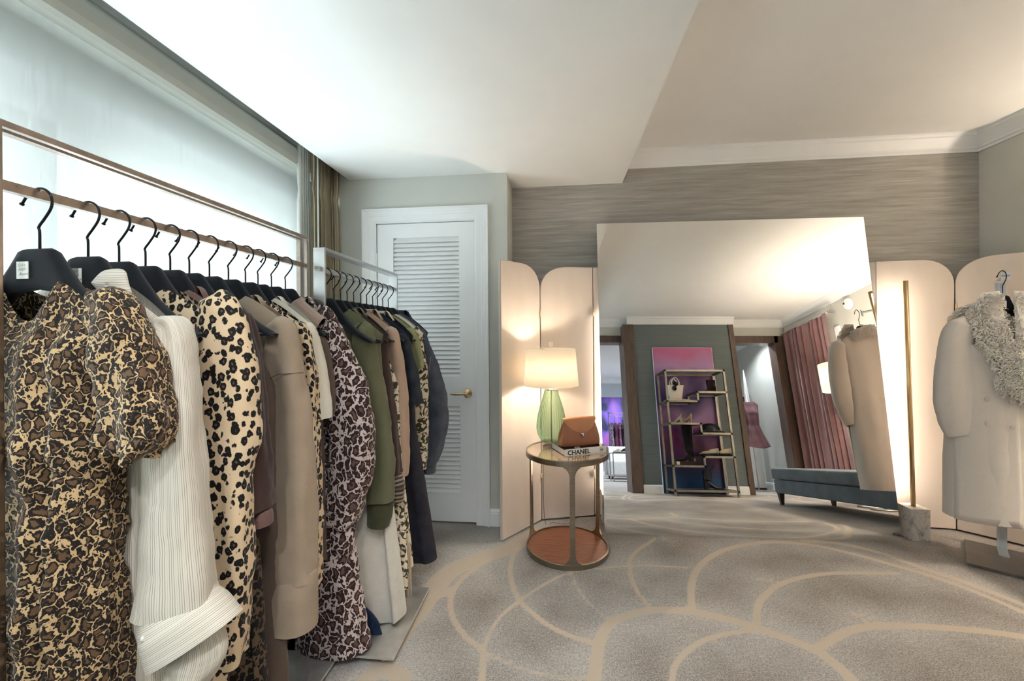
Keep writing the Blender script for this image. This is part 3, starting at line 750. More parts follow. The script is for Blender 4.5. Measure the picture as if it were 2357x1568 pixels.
m_stripeb = stripes('brown_black_stripe', srgb(40, 34, 32), srgb(150, 128, 108), 60, .45, useV=True)
m_rib = stripes('ribbed_taupe_knit', srgb(176, 152, 136), srgb(130, 108, 96), 260, .35)
m_ribc = stripes('ribbed_cream_knit', srgb(216, 200, 176), srgb(170, 152, 128), 260, .35)
def floral(name):
    t = NT(name); t.set(rough=.8)
    a = t.noise(26, detail=2, dist=1.6); r = t.ramp(a, 0, [(.0, srgb(58, 58, 34)), (.46, srgb(62, 60, 38)), (.5, srgb(224, 212, 188)), (1, srgb(230, 218, 196))]); t.l(r, 0, t.b, 'Base Color'); return t.m
m_floral = floral('olive_floral_print')
# ---------------- nearer rack, front to back
ZN = 1.463
GX = -1.10
g = garment('ruffled_blouse', 'brown and beige leopard print blouse dress with ruffled short sleeves, frontmost on the bronze rack', 'dress', GX, .793)
body(g, GX, .793, [(1.26, .185, .185, .060), (1.05, .178, .18, .066), (.93, .160, .165, .055), (.86, .162, .168, .060), (.5, .165, .17, .070), (.12, .18, .18, .075)], (.068, 1.392), (.205, 1.285), L_brown, 'bodice', folds=(6, .017), seed=2, front_dip=.085, back_dip=.03, wr=.009, N=140, M=70)
sleeve(g, .793, [(262, 722, 52), (290, 790, 66), (312, 880, 68), (324, 960, 62), (318, 1015, 50)], L_brown, .062, 4, .007, 'ruffled_sleeve', X0=GX, endwave=.012)
sleeve(g, .780, [(330, 900, 30), (345, 950, 44), (338, 1000, 46), (318, 1042, 34)], L_brown, .05, 9, .008, 'sleeve_ruffle', X0=GX, endwave=.014)

h = hanger(GX, .793, ZN, 'of the ruffled leopard blouse, frontmost on the bronze rack'); hanger_tag(h, -.020)
g = garment('pinstripe_shirt', 'ivory pinstripe shirt with wide turned-back cuffs, second on the bronze rack', 'shirt', GX, .887)
body(g, GX, .887, [(1.25, .19, .19, .05), (1.0, .19, .19, .055), (.6, .20, .2, .06), (.22, .215, .215, .062)], (.07, 1.40), (.22, 1.295), m_pin, 'shirt_body', folds=(4, .010), seed=5)
sleeve(g, .872, [(405, 768, 30), (408, 850, 40), (406, 980, 52), (410, 1150, 64), (412, 1290, 76), (410, 1410, 92)], m_pin, .055, 6, .003, X0=GX, fy=.02)
band(g, .855, [(398, 1378, 84), (414, 1410, 98), (434, 1446, 110), (450, 1475, 118)], m_pin_cuff, .066, 'turned_back_cuff', 2, X0=GX)
sleeve(g, .862, [(440, 1450, 78), (452, 1490, 74), (448, 1530, 60), (440, 1556, 42)], m_pin, .045, 12, .006, 'inner_cuff', X0=GX, endwave=.01)
px_patch(g, [(209, 651), (222, 636), (237, 624), (262, 619), (287, 623), (296, 652), (304, 684), (286, 700), (262, 702), (238, 684)], .858, .014, m_pin_cuff, 'collar')
wire('cuff_button', [(atY(330, 1470, .80)), (atY(332, 1470, .797))], .006, m_tag, g)
h = hanger(GX, .887, ZN, 'of the ivory pinstripe shirt'); hanger_tag(h, -.012)
g = garment('charcoal_dress', 'charcoal strapless dress hanging between the pinstripe shirt and the tan leopard dress', 'dress', GX, .958)
body(g, GX, .958, [(1.22, .20, .2, .035), (.9, .195, .195, .035), (.3, .215, .215, .04), (.1, .22, .22, .045)], (.15, 1.275), (.20, 1.262), m_char, 'skirt', folds=(4, .01), seed=8, front_dip=.0)
h = hanger(GX, .958, ZN, 'with bare shoulder right behind the pinstripe shirt'); hanger_tag(h, .01, False)
g = garment('leopard_dress', 'long-sleeved cream and tan leopard dress with black spots, behind the pinstripe shirt', 'dress', GX, 1.027)
body(g, GX, 1.027, [(1.24, .20, .2, .045), (.9, .20, .2, .05), (.5, .215, .215, .055), (.28, .22, .22, .055)], (.07, 1.40), (.215, 1.31), L_tan, 'bodice', folds=(4, .012), seed=9)
sleeve(g, 1.012, [(505, 722, 42), (520, 800, 60), (528, 900, 66), (530, 1000, 64), (522, 1100, 54), (526, 1250, 54), (522, 1400, 52), (516, 1512, 46)], L_tan, .055, 15, .004, X0=GX)
h = hanger(GX, 1.027, ZN, 'of the long-sleeved tan leopard dress'); hanger_tag(h, -.016, False)
g = garment('mauve_shirt', 'mauve brown satin shirt, its collar showing above the tan leopard dress', 'shirt', GX, 1.100)
body(g, GX, 1.100, [(1.25, .19, .19, .04), (.9, .2, .2, .045), (.55, .2, .2, .045)], (.07, 1.405), (.215, 1.30), m_mauve, 'shirt_body', folds=(4, .008), seed=10)
sleeve(g, 1.095, [(556, 745, 26), (572, 860, 32), (580, 1000, 34), (590, 1100, 32), (598, 1170, 28)], m_choc, .04, 16, .003, X0=GX)
band(g, 1.092, [(600, 1172, 26), (603, 1208, 22)], m_mauve, .03, 'cuff', 3, X0=GX)
collar_band(g, GX, 1.100, .085, 1.388, .032, m_mauve, open_front=.42, thick=.032)
h = hanger(GX, 1.100, ZN, 'of the mauve brown satin shirt'); hanger_tag(h, -.01, False)
g = garment('slip_dress', 'dark brown leopard slip dress under a bare hanger between mauve shirt and taupe jacket', 'dress', GX, 1.163)
body(g, GX, 1.163, [(1.22, .205, .205, .035), (.8, .205, .205, .04), (.3, .235, .235, .05), (.06, .25, .25, .055)], (.15, 1.275), (.20, 1.262), L_dark, 'skirt', folds=(5, .012), seed=11, front_dip=0.)
h = hanger(GX, 1.163, ZN, 'with bare tip above the dark leopard slip dress'); hanger_tag(h, -.01, False)
g = garment('brown_trousers', 'brown wool trousers hanging long below the taupe jacket', 'trousers', GX, 1.237)
for s, ax in ((-1, -.10), (1, .115)):
    V, Fc, uv = sleeve_vf(np.array([(GX+ax, 1.237, 1.26), (GX+ax*1.1, 1.237, .8), (GX+ax*1.35, 1.235, .3), (GX+ax*1.5, 1.235, .03)]), [.10, .10, .10, .10], [.03, .035, .035], 20+s, .002)
    mesh('trouser_leg', V, Fc, m_browntr, g, uv=uv)
h = hanger(GX, 1.237, ZN, 'with bare tip just in front of the taupe jacket'); hanger_tag(h, -.01, False)
g = garment('taupe_jacket', 'taupe gabardine jacket with dropped shoulder and deep cuff, middle of the bronze rack', 'jacket', GX, 1.315)
body(g, GX, 1.315, [(1.24, .20, .2, .045), (.9, .205, .205, .05), (.6, .21, .21, .05)], (.075, 1.405), (.215, 1.315), m_taupe, 'jacket_body', folds=(3, .010), seed=13)
sl = sleeve(g, 1.290, [(652, 770, 34), (656, 840, 42), (662, 930, 52), (668, 1060, 58), (672, 1200, 56), (672, 1330, 55)], m_taupe, .055, 17, .0035, X0=GX, fy=.02)
band(g, 1.270, [(672, 1306, 55), (672, 1330, 58), (672, 1385, 57), (673, 1440, 55)], m_taupe, .062, 'cuff', 5, X0=GX)
collar_band(g, GX, 1.315, .095, 1.385, .03, m_taupe, open_front=.42, thick=.036)
stitched(g, [atY(612, 876, 1.235), atY(640, 862, 1.228), atY(698, 858, 1.245)], m_browntr, 'shoulder_seam', .0012)
h = hanger(GX, 1.315, ZN, 'of the taupe gabardine jacket'); hanger_tag(h, -.01, False)
g = garment('leopard_shirt', 'narrow cream leopard shirt squeezed behind the taupe jacket', 'shirt', GX, 1.393)
body(g, GX, 1.393, [(1.24, .20, .2, .035), (.8, .205, .205, .04), (.4, .21, .21, .04)], (.075, 1.40), (.22, 1.305), L_tan, 'shirt_body', folds=(4, .008), seed=14)
sleeve(g, 1.385, [(690, 768, 22), (706, 860, 24), (710, 1000, 24), (714, 1150, 22), (716, 1345, 20)], L_tan, .04, 18, .003, X0=GX)
h = hanger(GX, 1.393, ZN, 'of the narrow cream leopard shirt'); hanger_tag(h, -.01, False)
g = garment('white_tshirt', 'cream white short-sleeved top between leopard shirt and ribbed-collar dress', 'shirt', GX, 1.456)
body(g, GX, 1.456, [(1.24, .20, .2, .035), (.8, .2, .2, .04), (.62, .2, .2, .04)], (.08, 1.41), (.225, 1.30), m_cream, 'shirt_body', folds=(3, .006), seed=15)
sleeve(g, 1.45, [(708, 770, 22), (722, 850, 28), (730, 920, 28), (734, 964, 26)], m_cream, .04, 19, .002, X0=GX)
collar_band(g, GX, 1.456, .08, 1.40, .022, m_cream, 'neckband', open_front=.40, thick=.03)
h = hanger(GX, 1.456, ZN, 'of the cream white short-sleeved top'); hanger_tag(h, -.01, False)
g = garment('ribbed_collar_dress', 'dark mauve dress with ribbed taupe collar, last but one on the bronze rack', 'dress', GX, 1.53)
body(g, GX, 1.53, [(1.22, .2, .2, .035), (.8, .205, .205, .04), (.42, .21, .21, .04)], (.09, 1.39), (.17, 1.325), m_browntr, 'dress_body', folds=(4, .008), seed=16)
sleeve(g, 1.525, [(732, 800, 24), (745, 880, 26), (752, 945, 22)], m_browntr, .035, 21, .002, X0=GX)
band(g, 1.53, [(672, 700, 30), (690, 716, 24), (720, 736, 20), (742, 748, 16)], m_rib, .026, 'ribbed_collar', 6, X0=GX)
h = hanger(GX, 1.53, ZN, 'with bare tip behind the ribbed taupe collar'); hanger_tag(h, -.01, False)
g = garment('leopard_jacket', 'pale pink and brown leopard jacket with long gathered sleeve, rearmost on the bronze rack', 'jacket', GX, 1.614)
body(g, GX, 1.614, [(1.26, .20, .2, .05), (.9, .22, .22, .055), (.62, .23, .23, .06)], (.075, 1.415), (.225, 1.31), L_pink, 'jacket_body', folds=(3, .012), seed=17)
sleeve(g, 1.590, [(748, 742, 30), (768, 810, 42), (798, 900, 52), (812, 990, 52), (808, 1080, 52), (794, 1160, 44), (786, 1200, 34)], L_pink, .065, 22, .006, X0=GX)
band(g, 1.585, [(785, 1196, 36), (783, 1226, 36), (780, 1262, 38)], L_pink, .045, 'cuff', 7, X0=GX, wr=.003)
collar_band(g, GX, 1.614, .095, 1.40, .036, L_pink, open_front=.42, thick=.036)
g2 = garment('leopard_trousers', 'pale pink and brown leopard wide trousers reaching the floor below the matching jacket', 'trousers', GX, 1.614)
for s, ax in ((-1, -.09), (1, .13)):
    V, Fc, uv = sleeve_vf(np.array([(GX+ax, 1.60, .75), (GX+ax*1.3, 1.60, .4), (GX+ax*1.55, 1.60, .03)]), [.11, .13, .15], [.05, .06, .065], 24+s, .005)
    mesh('trouser_leg', V, Fc, L_pink, g2, uv=uv)
h = hanger(GX, 1.614, ZN, 'of the pale pink leopard jacket on the bronze rack'); hanger_tag(h, -.01, False)
# ---------------- farther rack
ZN2, G2X = 1.430, -.982
GR2 = 'clothes hanging on the silver rack by the door'
g = garment('white_shirtdress', 'long white cotton shirt with curved hem below the khaki sweatshirt', 'shirt', G2X, 1.80, group=GR2)
body(g, G2X, 1.80, [(1.2, .17, .17, .02), (.7, .22, .22, .04), (.45, .26, .26, .06), (.055, .305, .305, .075)], (.08, 1.36), (.2, 1.262), m_whitecot, 'shirt_body', folds=(4, .014), seed=31, hem=.02)
hanger(G2X, 1.700, ZN2, 'nearest on the silver rack, half hidden by its end post')
g = garment('blue_jeans', 'dark blue jeans hanging below the long white shirt', 'trousers', G2X, 1.655, group=GR2)
sleeve(g, 1.70, [(842, 1400, 8), (856, 1440, 18), (864, 1480, 22), (866, 1510, 22), (862, 1545, 20)], m_denim_b, .018, 33, .003, 'trouser_leg', X0=G2X)
g = garment('khaki_sweatshirt', 'khaki green sweatshirt with darker ribbed cuff, frontmost sleeve on the silver rack', 'sweatshirt', G2X, 1.775, group=GR2)
body(g, G2X, 1.775, [(1.22, .21, .21, .055), (.9, .225, .225, .06), (.62, .23, .23, .06)], (.08, 1.385), (.225, 1.275), m_khaki, 'sweatshirt_body', folds=(3, .010), seed=34)
sleeve(g, 1.755, [(838, 770, 22), (846, 840, 26), (860, 940, 34), (870, 1050, 38), (874, 1150, 34)], m_khaki, .06, 35, .004, X0=G2X)
band(g, 1.75, [(875, 1146, 31), (874, 1180, 28), (870, 1208, 25)], m_khaki_d, .045, 'ribbed_cuff', 8, X0=G2X)
collar_band(g, G2X, 1.775, .085, 1.372, .02, m_khaki, 'neckband', open_front=.40, thick=.03)
hanger(G2X, 1.773, ZN2, 'of the khaki sweatshirt')
g = garment('striped_shirt', 'black and brown striped shirt, its cuff showing beside the khaki sleeve', 'shirt', G2X, 1.832, group=GR2)
body(g, G2X, 1.832, [(1.2, .215, .215, .04), (.7, .22, .22, .045)], (.08, 1.385), (.225, 1.272), m_choc, 'shirt_body', folds=(3, .006), seed=36)
sleeve(g, 1.825, [(872, 800, 18), (886, 900, 20), (898, 1000, 20), (906, 1090, 20)], m_choc, .04, 37, .003, X0=G2X)
band(g, 1.82, [(906, 1086, 20), (912, 1120, 20), (912, 1152, 18)], m_stripeb, .035, 'striped_cuff', 9, X0=G2X)
collar_band(g, G2X, 1.832, .085, 1.375, .028, m_stripeb, open_front=.42, thick=.03)
hanger(G2X, 1.832, ZN2, 'of the striped shirt')
g = garment('floral_trousers', 'cream and olive floral trousers showing below the beige jacket', 'trousers', G2X, 1.892, group=GR2)
for s, ax in ((-1, -.12), (1, .165)):
    V, Fc, uv = sleeve_vf(np.array([(G2X+ax, 1.885, 1.2), (G2X+ax*1.1, 1.885, .7), (G2X+ax*1.25, 1.87, .30), (G2X+ax*1.3, 1.86, .12)]), [.075, .075, .075, .08], [.03, .03, .03], 40+s, .003)
    mesh('trouser_leg', V, Fc, m_floral, g, uv=uv)
hanger(G2X, 1.892, ZN2, 'with bare tip above the beige jacket')
g = garment('beige_jacket', 'smooth beige rose jacket behind the khaki sweatshirt on the silver rack', 'jacket', G2X, 1.956, group=GR2)
body(g, G2X, 1.956, [(1.2, .21, .21, .045), (.7, .22, .22, .05)], (.08, 1.385), (.225, 1.272), m_beige, 'jacket_body', folds=(3, .006), seed=42)
sleeve(g, 1.94, [(900, 778, 20), (908, 850, 25), (914, 950, 27), (918, 1040, 22), (920, 1098, 15)], m_beige, .05, 43, .003, X0=G2X)
collar_band(g, G2X, 1.956, .1, 1.37, .034, m_beige, open_front=.42, thick=.034)
hanger(G2X, 1.956, ZN2, 'of the beige rose jacket')
g = garment('cream_cardigan', 'long cream cardigan with ribbed edge hanging low behind the white shirt', 'cardigan', G2X, 1.99, group=GR2)
body(g, G2X, 1.99, [(1.15, .2, .2, .03), (.6, .23, .23, .035), (.155, .275, .275, .04)], (.08, 1.37), (.2, 1.27), m_floral, 'cardigan_body', folds=(3, .006), seed=44)
band(g, 1.955, [(934, 1240, 11), (936, 1330, 11), (937, 1428, 11)], m_ribc, .012, 'ribbed_edge', 10, X0=G2X, both=False)
hanger(G2X, 2.028, ZN2, 'of the long cream cardigan')
g = garment('denim_shirt', 'short-sleeved dark denim shirt between beige jacket and printed knit', 'shirt', G2X, 2.095, group=GR2)
body(g, G2X, 2.095, [(1.2, .21, .21, .045), (.75, .22, .22, .05)], (.08, 1.385), (.23, 1.265), m_denim, 'shirt_body', folds=(3, .006), seed=45)
sleeve(g, 2.085, [(926, 790, 18), (938, 850, 22), (946, 905, 24), (950, 932, 24)], m_denim, .05, 46, .003, X0=G2X)
collar_band(g, G2X, 2.095, .1, 1.37, .032, m_cream, open_front=.42, thick=.034)
hanger(G2X, 2.095, ZN2, 'of the short-sleeved denim shirt')
g = garment('denim_dress', 'long black denim skirt dress flaring to the hem above the pale rack foot', 'dress', G2X, 2.165, group=GR2)
body(g, G2X, 2.165, [(1.2, .205, .205, .05), (.8, .225, .225, .06), (.4, .29, .29, .075), (.10, .335, .335, .085)], (.08, 1.38), (.22, 1.265), m_denim_d, 'dress_body', folds=(3, .010), seed=47)
hanger(G2X, 2.167, ZN2, 'of the long black denim dress')
g = garment('olive_shirt', 'olive cotton shirt behind the dark denim shirt', 'shirt', G2X, 2.227, group=GR2)
body(g, G2X, 2.227, [(1.2, .21, .21, .035), (.7, .21, .21, .04)], (.08, 1.385), (.235, 1.27), m_olive, 'shirt_body', folds=(3, .006), seed=48)
sleeve(g, 2.222, [(944, 775, 16), (954, 820, 18), (960, 850, 18)], m_olive, .04, 49, .003, X0=G2X)
hanger(G2X, 2.227, ZN2, 'of the olive cotton shirt')
g = garment('floral_knit', 'cream knit top with olive floral print in front of the denim jacket', 'shirt', G2X, 2.296, group=GR2)
body(g, G2X, 2.296, [(1.2, .21, .21, .035), (.7, .21, .21, .04)], (.08, 1.39), (.235, 1.28), m_cream, 'knit_body', folds=(3, .006), seed=50)
sleeve(g, 2.29, [(952, 770, 16), (964, 850, 17), (968, 940, 16), (968, 1020, 15), (966, 1078, 14)], m_floral, .04, 51, .003, X0=G2X)
hanger(G2X, 2.296, ZN2, 'of the floral knit top')
g = garment('denim_jacket', 'dark denim jacket with bent sleeve and buttoned cuff, farthest on the silver rack', 'jacket', G2X, 2.376, group=GR2)
body(g, G2X, 2.376, [(1.2, .22, .22, .05), (.75, .23, .23, .055)], (.08, 1.40), (.235, 1.285), m_denim_g, 'jacket_body', folds=(3, .006), seed=52)
sleeve(g, 2.36, [(962, 780, 22), (984, 850, 28), (1000, 920, 32), (1003, 980, 28), (994, 1040, 22), (986, 1062, 19)], m_denim_g, .06, 53, .004, X0=G2X)
band(g, 2.355, [(986, 1058, 20), (983, 1086, 19)], m_denim_g, .045, 'cuff', 11, X0=G2X)
bt = atY(982, 1076, 2.303); lathe('cuff_button', [(0, 0), (.0075, 0), (.0085, .002), (.006, .003), (.003, .002), (0, .002)], m_chrome, g, n=14, c=(0, 0, 0)).matrix_local = Matrix.Translation(Vector(bt)-org(g)) @ Matrix.Rotation(math.pi/2, 4, 'X')
stitched(g, [atY(992, 820, 2.298), atY(984, 880, 2.296), atY(980, 960, 2.298)], m_thread, 'stitching', .0009)
stitched(g, [atY(935, 760, 2.32), atY(962, 774, 2.305), atY(982, 782, 2.31)], m_thread, 'stitching', .0009)
collar_band(g, G2X, 2.376, .1, 1.385, .036, m_denim_g, open_front=.42, thick=.034)
hanger(G2X, 2.376, ZN2, 'of the dark denim jacket at the far end of the silver rack')
# ------------------------------------------------------------------ folding screens
def panel_outline(L, h, rl, rr, rx=.19, rz=.165):
    pts = [(0, 0), (L, 0)]
    if rr:
        for i in range(13):
            a = math.pi/2*i/12; pts.append((L-rx+rx*math.cos(a)**.9, h-rz+rz*math.sin(a)**.9))
    else: pts.append((L, h))
    if rl:
        for i in range(13):
            a = math.pi/2*i/12; pts.append((rx-rx*math.sin(a)**.9, h-rz+rz*math.cos(a)**.9))
    else: pts.append((0, h))
    out = []
    for p in pts:
        if not out or math.hypot(p[0]-out[-1][0], p[1]-out[-1][1]) > 1e-4: out.append(p)
    return out
def screen_panel(t, a, b, rl, rr, h=1.73, th=.022, z0=.012):
    a = np.array(a); b = np.array(b); d = b-a; L = np.linalg.norm(d); d /= L; n = np.array([-d[1], d[0]])
    L -= .004; bm = bmesh.new(); lo = []; hi = []
    for s, z in panel_outline(L, h-z0, rl, rr):
        p = a+d*(s+.002); lo.append(bm.verts.new((p[0], p[1], z+z0))); q = p+n*th; hi.append(bm.verts.new((q[0], q[1], z+z0)))
    k = len(lo); bm.faces.new(lo); bm.faces.new(hi[::-1])
    for i in range(k): bm.faces.new((lo[i], hi[i], hi[(i+1) % k], lo[(i+1) % k]))
    bmesh.ops.recalc_face_normals(bm, faces=bm.faces)
    bmesh.ops.bevel(bm, geom=[e for e in bm.edges if abs(e.calc_face_angle(0)) > .9], offset=.003, segments=2, affect='EDGES')
    return from_bm('screen_panel', bm, m_screen, t)
SA, SB, SD, SE = (-.352, 2.570), (-.125, 2.895), (.238, 2.997), (.62, 3.080)
s1 = thing('folding_screen', 'cream folding screen with rounded panel tops behind the green glass lamp', 'folding screen', (-.05, 2.85, 0), group='cream folding screens either side of the mirror')
screen_panel(s1, SA, SB, False, True); screen_panel(s1, SB, SD, True, False); screen_panel(s1, SD, SE, False, True)
s2 = thing('folding_screen', 'cream folding screen with rounded panel tops behind the white coat', 'folding screen', (2.4, 2.97, 0), group='cream folding screens either side of the mirror')
TA, TB, TC, TD = (2.000, 3.080), (2.064, 3.032), (2.500, 2.994), (2.785, 2.738)
screen_panel(s2, TA, TB, False, False); screen_panel(s2, TB, TC, False, True); screen_panel(s2, TC, TD, True, False)
for t, pts in ((s1, (SB, SD)), (s2, (TB, TC))):
    for p in pts:
        for z in (.30, 1.42):
            wire('hinge', [(p[0], p[1]-.006, z-.028), (p[0], p[1]-.006, z+.028)], .004, m_brass, t, seg=8)
# ------------------------------------------------------------------ leaning mirror
MY, ML, MY0 = .036, math.radians(8.04), 2.776
ur = np.array([math.cos(MY), math.sin(MY), 0]); uu = np.array([-math.sin(MY)*math.sin(ML), math.cos(MY)*math.sin(ML), math.cos(ML)]); mn = np.array([math.sin(MY)*math.cos(ML), -math.cos(MY)*math.cos(ML), math.sin(ML)])
t_ = NT('mirror_silver'); t_.set(metal=1., rough=0., col=(.90, .91, .90)); m_mirror = t_.m
mir = thing('leaning_mirror', 'huge frameless mirror leaning against the grey wall between the screens', 'mirror', (1.16, MY0, 0))
def mbox(name, s0, s1_, v0, v1, d0, d1, mat):
    V = [];
    for d in (d0, d1):
        for s, v in ((s0, v0), (s1_, v0), (s1_, v1), (s0, v1)): V.append(np.array([1.16, MY0, 0.])+s*ur+v*uu-mn*d)
    return mesh(name, V, [(0, 1, 2, 3), (7, 6, 5, 4), (0, 4, 5, 1), (1, 5, 6, 2), (2, 6, 7, 3), (3, 7, 4, 0)], mat, mir, smooth=False)
mbox('mirror_glass', -.882, .887, .002, 2.062, 0, .005, m_mirror)
mbox('backing_board', -.880, .885, .004, 2.060, .0052, .008, m_dark)
# ------------------------------------------------------------------ linear brass lamps on marble blocks
def marble():
    t = NT('grey_veined_marble'); t.set(rough=.35)
    a = t.noise(9, detail=6, rough=.65, dist=1.8); r = t.ramp(a, 0, [(.30, srgb(120, 116, 112)), (.42, srgb(196, 190, 182)), (.5, srgb(222, 216, 208)), (.62, srgb(214, 208, 200)), (.68, srgb(150, 144, 138)), (.74, srgb(218, 212, 204))]); t.l(r, 0, t.b, 'Base Color'); return t.m
m_marble = marble(); m_led = emit('warm_led_strip', (1., .87, .73), 16.)
def line_lamp(label, x, y, rz, lean, led_dir, hz=1.585, by=0.):
    t = thing('line_floor_lamp', label, 'floor lamp', (x, y, 0), group='slim brass floor lamps beside the mirror')
    b = box('marble_base', -.054, .054, -.054, .054, 0, .19, m_marble, t, bevel=.002, local=True); b.rotation_euler = (0, 0, rz); b.location = (0, by, 0)
    p0 = np.array([0, 0, .19]); p1 = np.array([lean, 0, hz])
    wire('pole', [p0, p1], .0125, m_brass, t, seg=20, local=True)
    ld = np.array([math.cos(led_dir), math.sin(led_dir), 0]); sd_ = np.array([-ld[1], ld[0], 0]); V = []
    for q in (p0+[0, 0, .02], p1-[lean*.01, 0, .02]):
        for k in (-1, 1): V.append(q+ld*.0135+sd_*k*.006)
    for q in (p0+[0, 0, .02], p1-[lean*.01, 0, .02]):
        for k in (-1, 1): V.append(q+ld*.011+sd_*k*.006)
    mesh('light_strip', V, [(0, 1, 3, 2), (4, 6, 7, 5), (0, 4, 5, 1), (2, 3, 7, 6), (0, 2, 6, 4), (1, 5, 7, 3)], m_led, t, smooth=False, local=True, label='glowing warm light strip along the back of the pole')
    return t
line_lamp('slim brass lit floor lamp on a marble block in front of the right screen', 2.170, 2.888, .06, -.034, math.radians(80))
line_lamp('slim brass floor lamp on a marble block almost hidden behind the left mirror edge', .335, 2.988, .0, .0, math.radians(165), 1.44, by=-.035)
# ------------------------------------------------------------------ round side table
TX, TY, TZ, TR = .040, 2.540, .588, .242
tb = thing('side_table', 'round two-tier side table with brass bands, glass top and walnut base shelf', 'side table', (TX, TY, 0))
def ring_prof(r, z0, z1, w): return [(r-w, z0), (r-.002, z0), (r, z0+.002), (r, z1-.002), (r-.002, z1), (r-w, z1), (r-w, z0)]
lathe('base_band', ring_prof(TR, 0.0, .030, .010), m_tablebrass, tb, n=72, c=(TX, TY, 0), smooth=False)
lathe('top_band', ring_prof(TR, TZ-.032, TZ, .010), m_tablebrass, tb, n=72, c=(TX, TY, 0), smooth=False)
m_walnut = wood('walnut_veneer', srgb(112, 66, 44), srgb(158, 102, 72), (10, 90, 10), .38, .6)
lathe('walnut_shelf', [(0, .010), (TR-.011, .010), (TR-.011, .022), (0, .022)], m_walnut, tb, n=64, c=(TX, TY, 0), smooth=False)
t_ = NT('bronze_mirror_glass'); t_.set(metal=.0, rough=.04, spec=.9, coat=1.)
_nz = t_.noise(3); _r = t_.ramp(_nz, 0, [(.3, srgb(150, 124, 98)), (.7, srgb(166, 138, 110))]); t_.l(_r, 0, t_.b, 'Base Color'); m_bronzeglass = t_.m
lathe('glass_top', [(0, TZ-.012), (TR-.011, TZ-.012), (TR-.011, TZ-.004), (0, TZ-.004)], m_bronzeglass, tb, n=64, c=(TX, TY, 0), smooth=False)
for ang in (-84, 36, 156):
    a0 = math.radians(ang); w0 = .0145
    def ring_pt(off, z, r=TR-.001): 
        a = a0+off/TR; return (TX+r*math.cos(a), TY+r*math.sin(a), z)
    zs_ = [.028, .040, .052, .066, .084, TZ-.086, TZ-.070, TZ-.056, TZ-.044, TZ-.031]; ws_ = [.055, .034, .024, .018, w0, w0, .018, .024, .034, .055]
    V = []
    for z, w in zip(zs_, ws_):
        for r in (TR-.0005, TR-.0095):
            for k in (-1, -.5, 0, .5, 1): V.append(ring_pt(k*w, z, r))
    Fc = []
    for i in range(len(zs_)-1):
        o, q = i*10, (i+1)*10
        for k in range(4): Fc.append((o+k, o+k+1, q+k+1, q+k)); Fc.append((o+5+k+1, o+5+k, q+5+k, q+5+k+1))
        Fc.append((o+4, o+9, q+9, q+4)); Fc.append((o+5, o, q, q+5))
    mesh('leg', V, Fc, m_tablebrass, tb, smooth=False)
# ------------------------------------------------------------------ green glass lamp
LX, LY, LZ = -.050, 2.630, TZ-.004
lp = thing('table_lamp', 'ribbed green glass table lamp with white tapered shade, lit on the side table', 'table lamp', (LX, LY, LZ))
def tinted(name, col, rough=.02, op=.35, edge=None, center=None):
    t = NT(name); t.t.nodes.remove(t.b)
    tr = t.n('ShaderNodeBsdfTransparent'); tr.inputs[0].default_value = (*col, 1); gl = t.n('ShaderNodeBsdfGlossy'); gl.inputs['Roughness'].default_value = .06
    df = t.n('ShaderNodeBsdfTranslucent'); df.inputs[0].default_value = (*col, 1); d2_ = t.n('ShaderNodeBsdfDiffuse'); d2_.inputs[0].default_value = (*col, 1)
    lw = t.n('ShaderNodeLayerWeight'); lw.inputs['Blend'].default_value = .25
    if edge:
        lw2 = t.n('ShaderNodeLayerWeight'); lw2.inputs['Blend'].default_value = .35; cm = t.mix((lw2, 'Facing'), center, edge); t.l(cm, 2, tr, 0)
    m0 = t.n('ShaderNodeMixShader'); m0.inputs[0].default_value = .5; t.l(df, 0, m0, 1); t.l(d2_, 0, m0, 2)
    m1 = t.n('ShaderNodeMixShader'); m1.inputs[0].default_value = op; t.l(tr, 0, m1, 1); t.l(m0, 0, m1, 2)
    m2 = t.n('ShaderNodeMixShader'); sc_ = t.math('MULTIPLY', (lw, 'Fresnel'), .6); t.l(sc_, 0, m2, 0); t.l(m1, 0, m2, 1); t.l(gl, 0, m2, 2); t.l(m2, 0, t.out, 0); return t.m
m_green = tinted('green_ribbed_glass', (.50, .76, .56), op=.12, edge=(.16, .42, .24), center=(.80, .92, .78))
gp = [(.030, .024), (.052, .030), (.072, .050), (.084, .080), (.089, .110), (.087, .145), (.078, .200), (.064, .255), (.050, .300), (.042, .330), (.038, .346)]
gp = [(r, z) for r, z, *_ in [tuple(x) for x in catmull(np.c_[np.array(gp), np.zeros(len(gp))], 40)]]
lathe('glass_body', gp, m_green, lp, n=216, c=(LX, LY, LZ), rib=.035, nrib=36)
wire('stem', [(LX, LY, LZ+.02), (LX, LY, LZ+.42)], .004, m_steel, lp)
m_acrylic = tinted('clear_acrylic', (.97, .95, .92), op=.1)
lathe('acrylic_base', [(0, 0), (.055, 0), (.056, .002), (.056, .022), (.055, .024), (0, .024)], m_acrylic, lp, n=48, c=(LX, LY, LZ))
lathe('neck_cap', [(.040, .344), (.041, .350), (.039, .353), (.010, .354), (.008, .375), (0, .375)], m_chrome, lp, n=32, c=(LX, LY, LZ))
def shade_mat(name, col, tw=.6):
    t = NT(name); t.t.nodes.remove(t.b)
    nz = t.noise(500, detail=1); c = t.ramp(nz, 0, [(.3, tuple(k*.95 for k in col)), (.7, col)])
    a = t.n('ShaderNodeBsdfTranslucent'); b = t.n('ShaderNodeBsdfDiffuse'); m1 = t.n('ShaderNodeMixShader'); m1.inputs[0].default_value = 1-tw
    t.l(c, 0, a, 0); t.l(c, 0, b, 0); t.l(a, 0, m1, 1); t.l(b, 0, m1, 2); t.l(m1, 0, t.out, 0); return t.m
